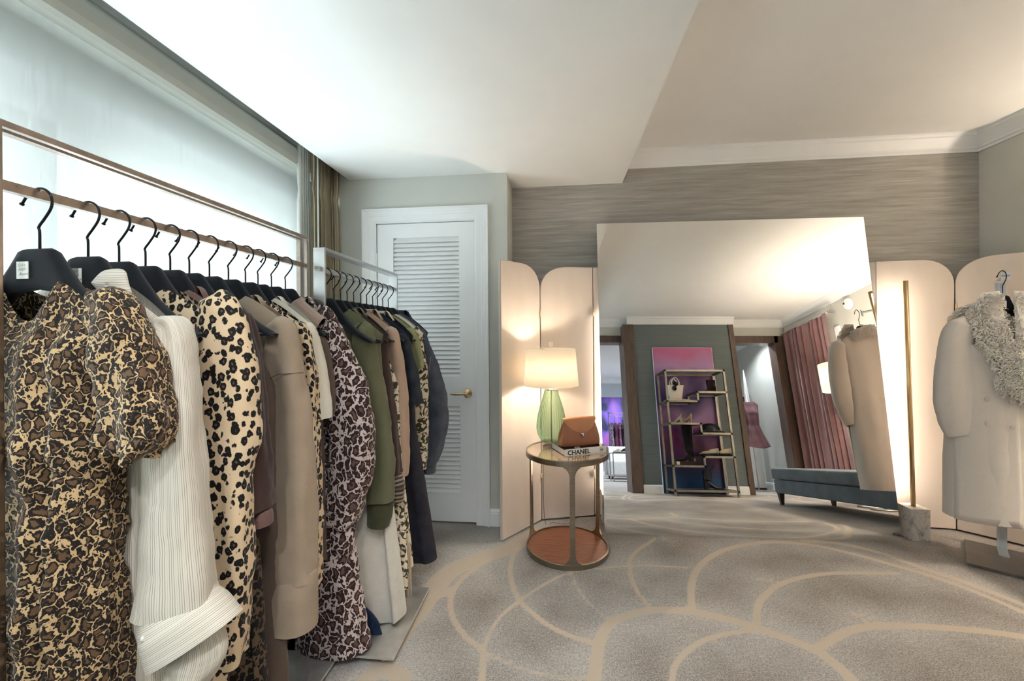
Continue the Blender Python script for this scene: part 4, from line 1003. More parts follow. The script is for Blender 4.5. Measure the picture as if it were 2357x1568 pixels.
m_shade = shade_mat('ivory_lamp_shade', (.94, .90, .82), .7)
SHZ0, SHZ1 = .372, .598
lathe('lamp_shade', [(.168, SHZ0), (.150, SHZ1), (.1485, SHZ1), (.1665, SHZ0), (.168, SHZ0)], m_shade, lp, n=64, c=(LX, LY, LZ))
for a in (0, 2.09, 4.19): wire('spider_arm', [(LX, LY, LZ+SHZ1-.01), (LX+.148*math.cos(a), LY+.148*math.sin(a), LZ+SHZ1-.006)], .002, m_brass, lp, seg=6)
lathe('finial', [(0, SHZ1+.002), (.005, SHZ1+.004), (.006, SHZ1+.010), (.012, SHZ1+.016), (.0155, SHZ1+.026), (.012, SHZ1+.037), (.004, SHZ1+.042), (0, SHZ1+.042)], m_acrylic, lp, n=20, c=(LX, LY, LZ))
lathe('bulb', [(0, .41), (.012, .41), (.016, .43), (.028, .46), (.030, .48), (.022, .505), (0, .515)], emit('warm_bulb', (1., .80, .56), 30.), lp, n=20, c=(LX, LY, LZ))
def point(name, loc, e, col, r=.03, parent=None):
    l = bpy.data.lights.new(name, 'POINT'); l.energy = e; l.color = col; l.shadow_soft_size = r
    o = bpy.data.objects.new(name, l); C.objects.link(o)
    o.parent = parent; o.location = (Vector(loc)-org(parent)) if parent else loc; return o
WARM = (1., .85, .71)
point('bulb_light', (LX, LY, LZ+.47), 26., WARM, .032, lp)
cord = catmull([(LX-.03, LY+.05, TZ-.002), (LX-.05, 2.79, TZ-.01), (LX-.06, 2.80, .3), (-.10, 2.84, .02), (-.05, 2.87, .006), (.05, 2.86, .006), (.12, 2.90, .03), (.19, 2.93, .006)], 60)
wire('power_cord', cord, .0022, plain('clear_cord', srgb(150, 130, 105), .4), lp, seg=6)
# ------------------------------------------------------------------ book and clutch bag
BR = math.radians(24.6); bx = np.array([math.cos(BR), math.sin(BR), 0]); by = np.array([-math.sin(BR), math.cos(BR), 0])
BO = np.array([.028, 2.402, TZ-.004]); bc = BO+bx*.132+by*.092
bk = thing('coffee_table_book', 'thick black and white coffee table book under the tan bag', 'book', tuple(bc), BR)
m_page = plain('white_book_paper', srgb(235, 233, 230), .7, var=.02); m_cover = plain('black_book_cover', (.012, .011, .011), .25)
box('page_block', -.130, .130, -.086, .090, .003, .035, m_page, bk, local=True)
box('back_cover', -.132, .132, -.092, .092, 0, .003, m_cover, bk, local=True, bevel=.0005)
box('front_cover', -.132, .132, -.092, .092, .035, .038, m_cover, bk, local=True, bevel=.0005)
sp_ = box('spine', -.132, .132, -.0935, -.086, .0, .038, m_page, bk, local=True, bevel=.001)
text_mesh('title_lettering', 'CHANEL', .0365, (-.116, -.0936, .0060), (1, 0, 0), (0, 0, 1), m_ink, sp_, bold=.0011, local=True)
text_mesh('spine_mark', 'H', .020, (.092, -.0936, .0120), (1, 0, 0), (0, 0, 1), m_ink, sp_, bold=.0008, local=True)
V, Fc = wire_vf([(.0985+.0125*math.cos(a), -.0937, .0192+.0125*math.sin(a)) for a in np.linspace(0, 2*math.pi, 25)[:-1]], .0005, 4, True); mesh('spine_mark', V, Fc, m_ink, sp_, local=True)
for dx in (-.0055, .0055):
    V, Fc = wire_vf([(-.045+dx+.010*math.cos(a)*(1 if dx < 0 else -1), -.074+.010*math.sin(a), .0383) for a in np.linspace(.7, 2*math.pi-.7, 20)], .0011, 4); mesh('cover_mark', V, Fc, m_page, bk, local=True)
m_leather = plain('tan_leather', srgb(150, 98, 70), .42, var=.08, vs=14, bump=.12, bs=900); m_leather2 = plain('tan_leather_flap', srgb(178, 120, 82), .4, var=.06, vs=14, bump=.1, bs=900)
m_stitch = plain('bag_edge', srgb(206, 150, 110), .5)
bg = thing('clutch_bag', 'tan leather clutch bag with curved flap and metal toggle on the book', 'handbag', tuple(BO+bx*.128+by*.078+np.array([0, 0, .038])), BR)
V = []; NB = 48; zb_ = [0, .008, .03, .06, .09, .115, .135, .148, .152]; wb_ = [.122, .127, .128, .124, .116, .108, .100, .096, .094]; db_ = [.040, .045, .046, .043, .036, .028, .019, .012, .008]
for z, w, d in zip(zb_, wb_, db_):
    for k in range(NB):
        th = 2*math.pi*k/NB; cc, ss = math.cos(th), math.sin(th); x = w*math.copysign(abs(cc)**.35, cc); y = d*math.copysign(abs(ss)**.6, ss)
        pinch = .018*math.exp(-((abs(cc)-1)/.08)**2)*math.sin(min(1, z/.15)*math.pi); x -= math.copysign(pinch, x)
        V.append((x, y, z+.004*math.sin(x*30)*(z/.15)))
Fc = [(j*NB+k, j*NB+(k+1) % NB, (j+1)*NB+(k+1) % NB, (j+1)*NB+k) for j in range(len(zb_)-1) for k in range(NB)]
Fc.append(tuple(range(NB))[::-1]); Fc.append(tuple((len(zb_)-1)*NB+k for k in range(NB)))
mesh('bag_body', V, Fc, m_leather, bg, local=True)
V = []; nu, nv = 29, 16
edge = []
for i in range(nu):
    u = -1+2*i/(nu-1); drop = .082*(1-abs(u)**2.2)+.002
    for j in range(nv):
        v = j/(nv-1); L_ = v*(drop+.030)
        if L_ < .030: y = .020-L_*1.0; z = .158+.004*math.sin(L_/.03*math.pi)-.004*u*u
        else:
            dz = L_-.030; z = .158-dz-.004*u*u; y = -.011-.30*dz-.004*math.sin(dz*30)
        x = u*(.104+.010*v*(1-abs(u)))
        V.append((x, y, z))
    edge.append(V[-1])
Fc = [(i*nv+j, (i+1)*nv+j, (i+1)*nv+j+1, i*nv+j+1) for i in range(nu-1) for j in range(nv-1)]
fl = mesh('flap', V, Fc, m_leather2, bg, local=True); sol = fl.modifiers.new('s', 'SOLIDIFY'); sol.thickness = .0035; sol.offset = 0
wire('flap_piping', edge, .0017, m_stitch, fl, seg=6, local=True)
box('toggle_plate', -.011, .011, -.046, -.040, .070, .080, m_chrome, bg, local=True, bevel=.002)
lathe('toggle', [(0, -.012), (.005, -.011), (.0055, 0), (.005, .011), (0, .012)], m_chrome, bg, n=14, c=(.002, -.049, .064), local=True)
# ------------------------------------------------------------------ coat on its stand
U2 = np.array([.78, -.625, 0]); U2 /= np.linalg.norm(U2); N2 = np.array([U2[1], -U2[0], 0]);  # N2 points to the camera
if N2@np.array([-1, -1, 0]) < 0: N2 = -N2
PO = np.array([2.522, 2.740, 0.])
st = thing('coat_stand', 'steel garment stand with square plate foot under the white coat', 'coat stand', tuple(PO))
def obox(name, s0, s1_, d0, d1, z0, z1, mat, parent, o=PO, bevel=.001):
    """box along the stand's own axes: s right, d towards the viewer"""
    V = [o+s*U2+d*N2+np.array([0, 0, z]) for z in (z0, z1) for s, d in ((s0, d0), (s1_, d0), (s1_, d1), (s0, d1))]
    return mesh(name, V, [(3, 2, 1, 0), (4, 5, 6, 7), (0, 1, 5, 4), (1, 2, 6, 5), (2, 3, 7, 6), (3, 0, 4, 7)], mat, parent, smooth=False)
m_plate = metal('dull_steel_plate', (.23, .22, .215), .46, (3, 3, 3), .2)
obox('foot_plate', -.150, .25, -.02, .345, 0.004, .016, m_plate, st)
obox('post', -.020, .020, -.006, .006, .016, 1.545, m_steel, st); obox('post_foot', -.020, .020, -.006, .13, .016, .022, m_steel, st)
obox('hook_arm', -.016, .016, -.006, .285, 1.557, 1.565, m_steel, st); obox('hook_lip', -.016, .016, .279, .285, 1.535, 1.580, m_footsteel, st)
CO = np.array([2.322, 2.527, 0.])
U2 = np.array([.995, -.0998, 0]); N2 = np.array([-.0998, -.995, 0])
def onc(x, y, off=0.):
    d = ray(x, y); o = CO+N2*off; k = ((o-cam_p)@N2)/(d@N2); p = cam_p+k*d; return ((p-CO)@U2, p[2], k)
def cw(V): return [CO+v[0]*U2-v[1]*N2+np.array([0, 0, v[2]]) for v in V]
m_coat = fabric('ivory_wool', srgb(228, 220, 212), weave=1000, var=.02, rough=.9, bump=.15)
ct = thing('wool_coat', 'long ivory wool coat with shaggy fur collar hanging from the stand', 'coat', tuple(CO+np.array([0, 0, 1.45])))
hemz = onc(2230, 1187)[1]; sc0 = onc(2302, 1000)[0]
aw = sc0-onc(2175, 1150)[0]; ash = sc0-onc(2200, 738)[0]
V, Fc, uv = body_vf(sc0, 0, [(1.16, aw*.82, aw*.82, .085), (.95, aw*.90, aw*.90, .10), (.6, aw*.98, aw*.98, .11), (hemz, aw, aw, .115)], (.055, 1.42), (ash, 1.335), folds=(2, .012), seed=61, front_dip=.16, back_dip=.02, wr=.001, N=96)
mesh('coat_body', cw(V), Fc, m_coat, ct, uv=uv)
pts = [(2222, 730, 16), (2204, 768, 29), (2196, 845, 35), (2201, 915, 43), (2214, 962, 46), (2226, 993, 42)]
P = []; Wd = []
for a, b, w in pts:
    s, z, k = onc(a, b, .03); P.append((s, -.03, z)); Wd.append(w*k*1.0/F)
V, Fc, uv = sleeve_vf(np.array(P), Wd, [.04, .055, .05], 63, .0012, fold=.002)
mesh('sleeve', cw(V), Fc, m_coat, ct, uv=uv)
mesh('sleeve', cw([(2*sc0-v[0], v[1], v[2]) for v in V]), [f[::-1] for f in Fc], m_coat, ct, uv=uv)
s_, z_, k_ = onc(2205, 1008, .03)
V = [(s_-.04, -.045, z_+.02), (s_+.045, -.045, z_+.02), (s_+.045, -.045, z_-.022), (s_-.045, -.045, z_+.002)]; V += [(a, b+.004, c) for a, b, c in V]
mesh('sleeve_vent', cw(V), [(0, 1, 2, 3), (7, 6, 5, 4), (0, 4, 5, 1), (1, 5, 6, 2), (2, 6, 7, 3), (3, 7, 4, 0)], m_coat, ct, smooth=False)
# overlapping front panel with its free edge
V = []; nu, nv = 14, 26; se = onc(2350, 1000, .12)[0]; sl_ = onc(2216, 1000, .1)[0]
for j in range(nv):
    z = 1.20+(hemz-.004-1.20)*j/(nv-1)
    for i in range(nu):
        s = sl_+(se-sl_)*i/(nu-1); q = (s-sc0)/aw; V.append((s, -(.112*(1-abs(q)**2.6)**.5*min(1., .80+.2*(1-z)/.6)+.012*(i/(nu-1))+.0005), z))
Fc = [(j*nu+i, j*nu+i+1, (j+1)*nu+i+1, (j+1)*nu+i) for j in range(nv-1) for i in range(nu-1)]
fp = mesh('front_panel', cw(V), Fc, m_coat, ct); sd = fp.modifiers.new('s', 'SOLIDIFY'); sd.thickness = .005
m_btn = plain('horn_button', srgb(206, 198, 188), .3)
for a, b in ((2270, 918), (2272, 976), (2327, 925), (2330, 984)):
    s, z, k = onc(a, b, .122); p = CO+s*U2+N2*.124+np.array([0, 0, z])
    o = lathe('button', [(0, .004), (.004, .003), (.009, .004), (.0115, .003), (.0115, 0), (0, 0)], m_btn, ct, n=20, local=True)
    o.matrix_local = Matrix.Translation(Vector(p)-org(ct)) @ Vector(N2).to_track_quat('Z', 'Y').to_matrix().to_4x4()
V = [];
for i in range(13):
    q = -1+2*i/12; 
    for z in (.90, .86): V.append((sc0+q*aw*.5, .104*(1-abs(q*.5)**2.4)**.5+.006, z))
mesh('back_belt', cw(V), [(2*i, 2*i+2, 2*i+3, 2*i+1) for i in range(12)], m_coat, ct)
# shaggy collar: many curled locks on a shawl shape
rngf = np.random.RandomState(5)
wing = [onc(*p)[:2] for p in ((2284, 672), (2245, 675), (2208, 722), (2216, 770), (2244, 840), (2275, 890), (2310, 912), (2356, 920), (2357, 868), (2322, 838), (2302, 795), (2290, 745), (2284, 705))]
wing = np.array(wing)
def inpoly(p, poly):
    c = False; n = len(poly); j = n-1
    for i in range(n):
        if (poly[i][1] > p[1]) != (poly[j][1] > p[1]) and p[0] < (poly[j][0]-poly[i][0])*(p[1]-poly[i][1])/(poly[j][1]-poly[i][1])+poly[i][0]: c = not c
        j = i
    return c
def depth_at(s, z):
    q = min(1., abs(s-sc0)/max(aw, .01)); b = np.interp(-z, [-1.36, -1.30, -1.16, -.9], [.03, .055, .085, .105]); return b*(1-q**2.6)**.5+.012
locks = []
def lock(p, out, down, L, r):
    n = 11; ph = rngf.rand()*6.28; tw = rngf.choice([-1, 1])*rngf.uniform(7, 13); P = []
    sd_ = rngf.uniform(-.5, .5)
    for i in range(n):
        f = i/(n-1); cr = .0075*min(1, f*2.2)
        q = np.array([p[0]+sd_*L*f*.7+cr*math.cos(ph+tw*f), p[1]-out*(1-(1-f)**2)*1.0-cr*.6*math.sin(ph+tw*f), p[2]-down*L*f+cr*.8*math.sin(ph+tw*f)]); P.append(q)
    locks.append(wire_vf(np.array(P), np.linspace(r, r*.45, n), 4))
lo, hi = wing.min(0), wing.max(0); cnt = 0
while cnt < 1500:
    p = lo+(hi-lo)*rngf.rand(2)
    if not inpoly(p, wing): continue
    cnt += 1; lock((p[0], -depth_at(*p), p[1]), rngf.uniform(.012, .035), rngf.uniform(.5, 1.), rngf.uniform(.03, .06), rngf.uniform(.0020, .0034))
wingR = np.array([(2*sc0-a, b) for a, b in wing if True])
cnt = 0; lo, hi = wingR.min(0), wingR.max(0)
while cnt < 900:
    p = lo+(hi-lo)*rngf.rand(2)
    if not inpoly(p, wingR) or p[1] < .97: continue
    cnt += 1; lock((p[0], -depth_at(*p), p[1]), rngf.uniform(.010, .03), rngf.uniform(.5, 1.), rngf.uniform(.03, .06), rngf.uniform(.0020, .0034))
for _ in range(600):   # round the back of the neck and over the shoulders
    a = rngf.uniform(-1, 1); s = sc0+a*.15; z = 1.425-.055*abs(a)**1.4-rngf.rand()*.05; z += .018; p = (s, rngf.uniform(.030, .075), z)
    lock(p, rngf.uniform(-.045, -.012), rngf.uniform(.1, .9), rngf.uniform(.035, .065), rngf.uniform(.0020, .0034))
V, Fc = joinvf(locks); m_fur = plain('curly_ivory_fur', (.92, .87, .80), .7, var=.04)
mesh('fur_collar', cw(V), Fc, m_fur, ct, label='curly ivory fur shawl collar')
# under-collar padding so the locks sit on cloth
V = []; Fc = []
for poly, mz in ((wing, 0), (wingR[::-1], .97)):
    o = len(V); c0 = poly.mean(0); V.append((c0[0], -depth_at(*c0)-.012, c0[1]))
    for a, b in poly: V.append((a, -depth_at(a, b)-.002, max(b, mz)))
    k = len(poly); Fc += [(o, o+1+i, o+1+(i+1) % k) for i in range(k)]
mesh('collar_lining', cw(V), Fc, m_fur, ct)
hz = 1.463
h = hanger(0, 0, 0, 'under the fur collar of the white coat', group='hanger of the coat')
h.scale = (.55, 1, 1); h.location = tuple(CO+sc0*U2+N2*.02+np.array([0, 0, 1.478-.020])); h.rotation_euler = (0, 0, math.atan2(U2[1], U2[0])); hanger_tag(h, -.005, False)
# ------------------------------------------------------------------ what the mirror shows: shelf and backdrop at the pier
def art_mat():
    t = NT('sunset_gradient_print'); t.set(rough=.35)
    tc = t.n('ShaderNodeTexCoord'); sx = t.n('ShaderNodeSeparateXYZ'); t.l(tc, 'Generated', sx, 0)
    nz = t.noise(1.6, which='Generated', detail=2); k = t.math('MULTIPLY_ADD', (nz, 0), .40, -.20); d = t.math('MULTIPLY_ADD', (sx, 0), .12, (sx, 2)); f = t.math('ADD', (d, 0), (k, 0))
    r = t.ramp(f, 0, [(0., srgb(20, 66, 104)), (.13, srgb(30, 74, 124)), (.26, srgb(62, 44, 86)), (.40, srgb(112, 44, 92)), (.50, srgb(150, 92, 150)), (.60, srgb(160, 118, 172)), (.70, srgb(84, 66, 130)), (.80, srgb(120, 90, 150)), (.9, srgb(176, 134, 186)), (1., srgb(188, 96, 146))]); t.l(r, 0, t.b, 'Base Color'); return t.m
ar = thing('backdrop_panel', 'purple, pink and blue gradient panel standing behind the shoe shelf, seen in the mirror', 'panel', (2.09, -.585, 0))
box('print', 1.657, 2.527, -.585, -.583, .005, 2.067, art_mat(), ar); box('panel_core', 1.652, 2.532, -.612, -.585, 0., 2.07, m_white, ar)
SX0, SX1, SY0, SY1, SZ = 1.675, 2.500, -.185, -.560, 1.655
shf = thing('stepped_shelf', 'champagne metal shelf unit with stepped glass shelves, seen in the mirror', 'shelf', (2.09, -.37, 0))
b_ = .026
for x in (SX0, SX1-b_):
    for y in (SY0-b_, SY1): box('post', x, x+b_, y, y+b_, 0, SZ, m_champagne, shf)
def rails(x0, x1, z):
    boxes('shelf_frame', [(x0, x1, SY0-b_, SY0, z-b_, z), (x0, x1, SY1, SY1+b_, z-b_, z), (x0, x0+b_, SY1, SY0, z-b_, z), (x1-b_, x1, SY1, SY0, z-b_, z)], m_champagne, shf)
    box('glass_shelf', x0+b_, x1-b_, SY1+b_, SY0-b_, z-.010, z-.002, m_smoke, shf)
m_smoke = tinted('smoked_glass', (.62, .62, .62), op=.25)
rails(SX0, SX1, SZ); rails(SX0, SX1, .080)
for zl, zr in ((1.232, 1.356), (.932, .805), (.385, .505)):
    xm = 2.085
    rails(SX0, xm+b_, zl); rails(xm, SX1, zr)
    z0, z1 = min(zl, zr), max(zl, zr)
    for y in (SY0-b_, SY1): box('riser', xm, xm+b_, y, y+b_, z0-b_, z1, m_champagne, shf)
# shoes and bags on the shelf
def shoe_vf(L, h_toe, w, heel=0., shaft=0., shaft_w=.05, seed=0, boot_top=None):
    """side profile loft of a shoe along x (toe at -x); returns upper, sole"""
    n = 18; V = []; N = 16
    for i in range(n):
        f = i/(n-1); x = -L/2+L*f
        lift = heel*(max(0, (f-.38)/.62)**1.25)
        hw = w*(.30+.70*math.sin(math.pi*min(1, f*1.0+.12)**.75))*(1-.15*f) if f < .97 else w*.55
        ht = h_toe*(.55+.75*f)+ (0.012 if f > .5 else 0)
        if f < .06: ht *= .55; hw *= .55
        for k in range(N):
            th = 2*math.pi*k/N; V.append((x, hw*math.cos(th), lift+ht*.5+ht*.5*math.copysign(abs(math.sin(th))**.7, math.sin(th))))
    Fc = [(i*N+k, (i+1)*N+k, (i+1)*N+(k+1) % N, i*N+(k+1) % N) for i in range(n-1) for k in range(N)]
    Fc.append(tuple(range(N))); Fc.append(tuple((n-1)*N+k for k in range(N))[::-1]); return V, Fc
def boot(name, label, loc, rz, shaft, mat, heel=.05, L=.25, group='shoes on the stepped shelf', ws=(.052, .055, .062)):
    t = thing(name, label, 'boot', loc, rz, group)
    mesh('foot', *shoe_vf(L, .050, .040, heel), mat, t, local=True)
    V, Fc, uv = sleeve_vf(np.array([(.075, 0, heel+.03), (.070, 0, heel+.03+shaft*.35), (.068, 0, heel+.03+shaft*.7), (.070, 0, heel+.03+shaft)]), list(ws)+[ws[-1]], [.036, .038, .044], 3, .0015)
    mesh('shaft', V, Fc, mat, t, local=True)
    prism('heel', [(.075, 0), (.118, 0), (.122, heel), (.055, heel)], 1, -.022, .022, mat, t, local=True); box('sole', -L/2+.01, .0, -.034, .034, -.000, .006, mat, t, local=True)
    return t
m_suede = fabric('dark_brown_suede', srgb(58, 42, 40), weave=800, var=.15); m_blackl = plain('black_leather', (.012, .011, .013), .3, var=.2); m_blacks = fabric('black_suede', srgb(30, 24, 28), weave=800)
ysh = -.37
boot('ankle_boot', 'dark brown suede ankle boot on the upper right shelf, seen in the mirror', (2.30, ysh, 1.356), 0., .12, m_suede, .03)
boot('knee_boot', 'tall black suede knee boot on the middle left shelf, seen in the mirror', (1.90, ysh, .432), 0., .42, m_blacks, .06, ws=(.05, .062, .070))
bxs = thing('shoe_box', 'flat dark box under the tall knee boot, seen in the mirror', 'box', (1.90, ysh, .385)); box('box_base', 1.76, 2.06, ysh-.10, ysh+.10, .385, .420, m_choc, bxs); box('box_lid', 1.757, 2.063, ysh-.103, ysh+.103, .414, .432, m_choc, bxs); box('card', 1.76, 1.80, ysh+.1035, ysh+.106, .39, .43, m_tag, bxs)
bt_ = boot('ankle_boot', 'shiny black heeled ankle boot on the bottom shelf, seen in the mirror', (2.25, ysh, .080), math.pi, .13, m_blackl, .075)
def pump(label, loc, rz):
    t = thing('pump_shoe', label, 'shoe', loc, rz, 'pair of heeled pumps on the shelf'); mesh('upper', *shoe_vf(.22, .035, .034, .07), metal_pump, t, local=True); prism('heel', [(.085, 0), (.100, 0), (.110, .07), (.07, .07)], 1, -.01, .01, metal_pump, t, local=True)
metal_pump = plain('beige_patent', srgb(182, 160, 134), .25)
for i, (w_, dx, rz) in enumerate((('left', -.06, 1.25), ('right', .06, 1.15))):
    pump(f'beige patent heeled pump, {w_} one of the pair on the shelf seen in the mirror', (1.90+dx, ysh+.02, .932), rz)
m_loaf = plain('cream_leather_shoe', srgb(222, 206, 178), .4)
for w_, dx in (('left', -.07), ('right', .09)):
    t = thing('loafer', f'cream loafer with black sole, {w_} one of the pair seen in the mirror', 'shoe', (2.31+dx, ysh, .505), .5, 'pair of cream loafers on the shelf')
    mesh('upper', *[([(a, b, c+.022) for a, b, c in v], f) if True else 0 for v, f in [shoe_vf(.24, .055, .042, 0)]][0], m_loaf, t, local=True); V, Fc = shoe_vf(.255, .026, .046, 0); mesh('sole', V, Fc, m_blackl, t, local=True)
# white bucket tote with sunglasses on a book
bk2 = thing('art_book', 'pale pink book lying under the white tote, seen in the mirror', 'book', (1.87, ysh, 1.232)); m_pinkb = plain('pink_book', srgb(214, 178, 160), .5)
box('cover_board', 1.72, 2.02, ysh-.10, ysh+.11, 1.232, 1.236, m_pinkb, bk2); box('page_block', 1.724, 2.016, ysh-.097, ysh+.107, 1.236, 1.254, m_page, bk2); box('front_board', 1.72, 2.02, ysh-.10, ysh+.11, 1.254, 1.258, m_pinkb, bk2); text_mesh('spine_lettering', 'FASHION EYE', .014, (2.0, ysh+.1105, 1.238), (-1, 0, 0), (0, 0, 1), m_ink, bk2, bold=.0003)
tt = thing('white_tote', 'white bucket tote bag with ring handles on the pink book, seen in the mirror', 'handbag', (1.86, ysh, 1.258)); m_wl = plain('white_leather', srgb(232, 226, 212), .35)
V = []
for z, w, d in ((0, .075, .05), (.01, .08, .055), (.12, .105, .06), (.20, .125, .05)):
    for k in range(28):
        th = 2*math.pi*k/28; V.append((1.86+w*math.copysign(abs(math.cos(th))**.6, math.cos(th)), ysh+d*math.copysign(abs(math.sin(th))**.7, math.sin(th)), 1.258+z))
Fc = [(j*28+k, j*28+(k+1) % 28, (j+1)*28+(k+1) % 28, (j+1)*28+k) for j in range(3) for k in range(28)]; Fc.append(tuple(range(28))[::-1]); mesh('tote_body', V, Fc, m_wl, tt)
for dy in (-.045, .045): wire('handle', catmull([(1.86-.045, ysh+dy, 1.44), (1.86-.05, ysh+dy, 1.51), (1.86, ysh+dy, 1.57), (1.86+.05, ysh+dy, 1.51), (1.86+.045, ysh+dy, 1.44)], 24), .009, m_wl, tt)
sg = thing('sunglasses', 'dark sunglasses hooked on the front of the white tote, seen in the mirror', 'sunglasses', (1.84, ysh+.07, 1.44))
for dz in (.03, -.03):
    o = lathe('lens', [(0, 0), (.030, 0), (.033, .004), (0, .006)], m_blackl, sg, n=20, local=True); o.rotation_euler = (-math.pi/2, 0, 0); o.location = (.0+dz*.35, 0, dz)
wire('temple_arm', [(1.84, ysh+.07, 1.47), (1.87, ysh+.04, 1.46)], .003, m_brass, sg)
ht = thing('studded_bag', 'black rounded studded bag on the middle right shelf, seen in the mirror', 'handbag', (2.29, ysh, .805))
lathe('bag_dome', [(0, .135), (.06, .13), (.11, .105), (.135, .06), (.14, .02), (.135, .0), (0, 0)], m_blackl, ht, n=32, c=(2.28, ysh, .805))
wire('strap', catmull([(2.17, ysh+.10, .815), (2.30, ysh+.13, .83), (2.42, ysh+.11, .815), (2.46, ysh+.02, .83)], 20), .010, m_blackl, ht)
for i in range(12):
    a = .4+i*.2; lathe('stud', [(0, .004), (.005, .002), (.006, 0), (0, 0)], m_chrome, ht, n=8, c=(2.28+.142*math.cos(a), ysh+.142*math.sin(a), .840))
# ------------------------------------------------------------------ upholstered bench
m_tweed = fabric('slate_blue_tweed', srgb(98, 108, 116), weave=350, var=.2, bump=.4)
bn = thing('upholstered_bench', 'slate blue upholstered bench with dark tapered legs, seen in the mirror', 'bench', (2.82, 1.34, 0))
def soft(name, x0, x1, y0, y1, z0, z1, bev, mat, parent):
    o = box(name, x0, x1, y0, y1, z0, z1, mat, parent, bevel=bev, seg=4)
    o.data.polygons.foreach_set('use_smooth', [True]*len(o.data.polygons)); return o
soft('seat_cushion', 2.500, 3.14, .60, 2.38, .262, .380, .030, m_tweed, bn); soft('seat_base', 2.512, 3.13, .612, 2.368, .120, .258, .016, m_tweed, bn)
m_legw = wood('dark_leg_wood', srgb(52, 38, 30), srgb(80, 60, 46), (20, 20, 4))
for x in (2.545, 3.09):
    for y in (.66, 2.32):
        V = [];
        for z, w in ((0, .014), (.12, .026)):
            for a, b in ((-1, -1), (1, -1), (1, 1), (-1, 1)): V.append((x+a*w, y+b*w, z))
        mesh('leg', V, [(3, 2, 1, 0), (4, 5, 6, 7), (0, 1, 5, 4), (1, 2, 6, 5), (2, 3, 7, 6), (3, 0, 4, 7)], m_legw, bn, smooth=False)
# ------------------------------------------------------------------ lamp, side table and glass behind the bench
m_shade2 = shade_mat('cream_drum_shade', (.93, .88, .76), .55)
def drum_lamp(label, x, y, power):
    fl_ = thing('drum_floor_lamp', label, 'floor lamp', (x, y, 0), group='drum shade floor lamps at the bench ends')
    lathe('lamp_shade', [(.245, 1.225), (.245, 1.535), (.243, 1.535), (.243, 1.225), (.245, 1.225)], m_shade2, fl_, n=56, c=(x, y, 0))
    wire('pole', [(x, y, .02), (x, y, 1.30)], .012, m_champagne, fl_, seg=14); lathe('base', [(0, 0), (.13, 0), (.13, .015), (.02, .025), (0, .025)], m_champagne, fl_, n=40, c=(x, y, 0))
    lathe('bulb', [(0, 1.34), (.014, 1.34), (.028, 1.38), (.03, 1.40), (0, 1.435)], m_bulb2, fl_, n=16, c=(x, y, 0))
    wire('swing_arm', catmull([(x, y, 1.15), (x-.06, y+.06, 1.05), (x-.06, y+.06, .85), (x, y+.02, .72)], 24), .006, m_champagne, fl_)
    point('drum_light', (x, y, 1.38), power, WARM, .08, fl_)
m_bulb2 = emit('warm_bulb_drum', (1., .80, .56), 12.)
drum_lamp('lit floor lamp with cream drum shade by the pink curtain, seen in the mirror', 3.38, .81, 13.)
drum_lamp('added lit drum shade floor lamp, out of view, brightening the ceiling', 3.46, 1.80, 26.)  # second drum lamp added out of view to brighten the upper ceiling
ss_ = thing('accent_table', 'small dark side table beside the bench, seen in the mirror', 'side table', (3.33, 1.04, 0))
lathe('table_top', [(0, .555), (.13, .555), (.13, .575), (0, .575)], m_legw, ss_, n=40, c=(3.33, 1.04, 0)); wire('stem', [(3.33, 1.04, .01), (3.33, 1.04, .556)], .014, m_champagne, ss_, seg=14); lathe('base', [(0, 0), (.12, 0), (.12, .012), (0, .016)], m_champagne, ss_, n=36, c=(3.33, 1.04, 0))
gl_ = thing('wine_glass', 'clear stemmed glass on the small dark side table, seen in the mirror', 'glass', (3.31, 1.06, .575))
lathe('glass_bowl', [(.004, .09), (.03, .10), (.042, .13), (.040, .17), (.034, .20), (.033, .20)], m_acrylic, gl_, n=28, c=(3.31, 1.06, .575)); lathe('glass_stem', [(0, 0), (.034, .001), (.006, .006), (.004, .09), (0, .09)], m_acrylic, gl_, n=28, c=(3.31, 1.06, .575))
# ------------------------------------------------------------------ pink curtain, rod, detector
pc = thing('velvet_curtain', 'dusty pink velvet curtain beside the doorway, seen in the mirror', 'curtain', (3.69, -.2, .01))
m_pinkv = fabric('dusty_pink_velvet', srgb(140, 102, 102), weave=500, rough=.75, var=.1, sheen=.5)
drape(3.675, -.72, .30, .012, 2.325, 9, .030, m_pinkv, 'cloth', pc, pinch=.04, seed=8)
rod = thing('curtain_rod', 'steel curtain rod carrying the pink curtain, seen in the mirror', 'curtain rod', (3.68, -.2, 2.32))
wire('rod', [(3.675, -.745, 2.322), (3.675, .36, 2.322)], .012, m_steel, rod, seg=14); box('bracket', 3.66, 3.75, .33, .345, 2.31, 2.334, m_steel, rod); box('bracket', 3.66, 3.75, -.73, -.715, 2.31, 2.334, m_steel, rod)
box('finial', 3.66, 3.69, .36, .375, 2.307, 2.337, m_steel, rod)
box('window_casing', 3.73, 3.75, .30, .38, 0, 2.12, m_white); bpy.data.objects['window_casing'].name = 'trim_11'; struct(bpy.data.objects['trim_11'])
sd_t = thing('smoke_detector', 'round white smoke detector high on the wall above the coat, seen in the mirror', 'smoke detector', (3.75, .60, 2.335))
o = lathe('housing', [(0, .040), (.040, .038), (.062, .030), (.068, .018), (.070, 0), (0, 0)], m_white, sd_t, n=36, local=True); o.rotation_euler = (0, -math.pi/2, 0)
o = lathe('sensor_dome', [(0, .048), (.010, .046), (.014, .038), (0, .038)], m_dark, sd_t, n=16, local=True); o.rotation_euler = (0, -math.pi/2, 0); o.location = (0, -.03, .012)
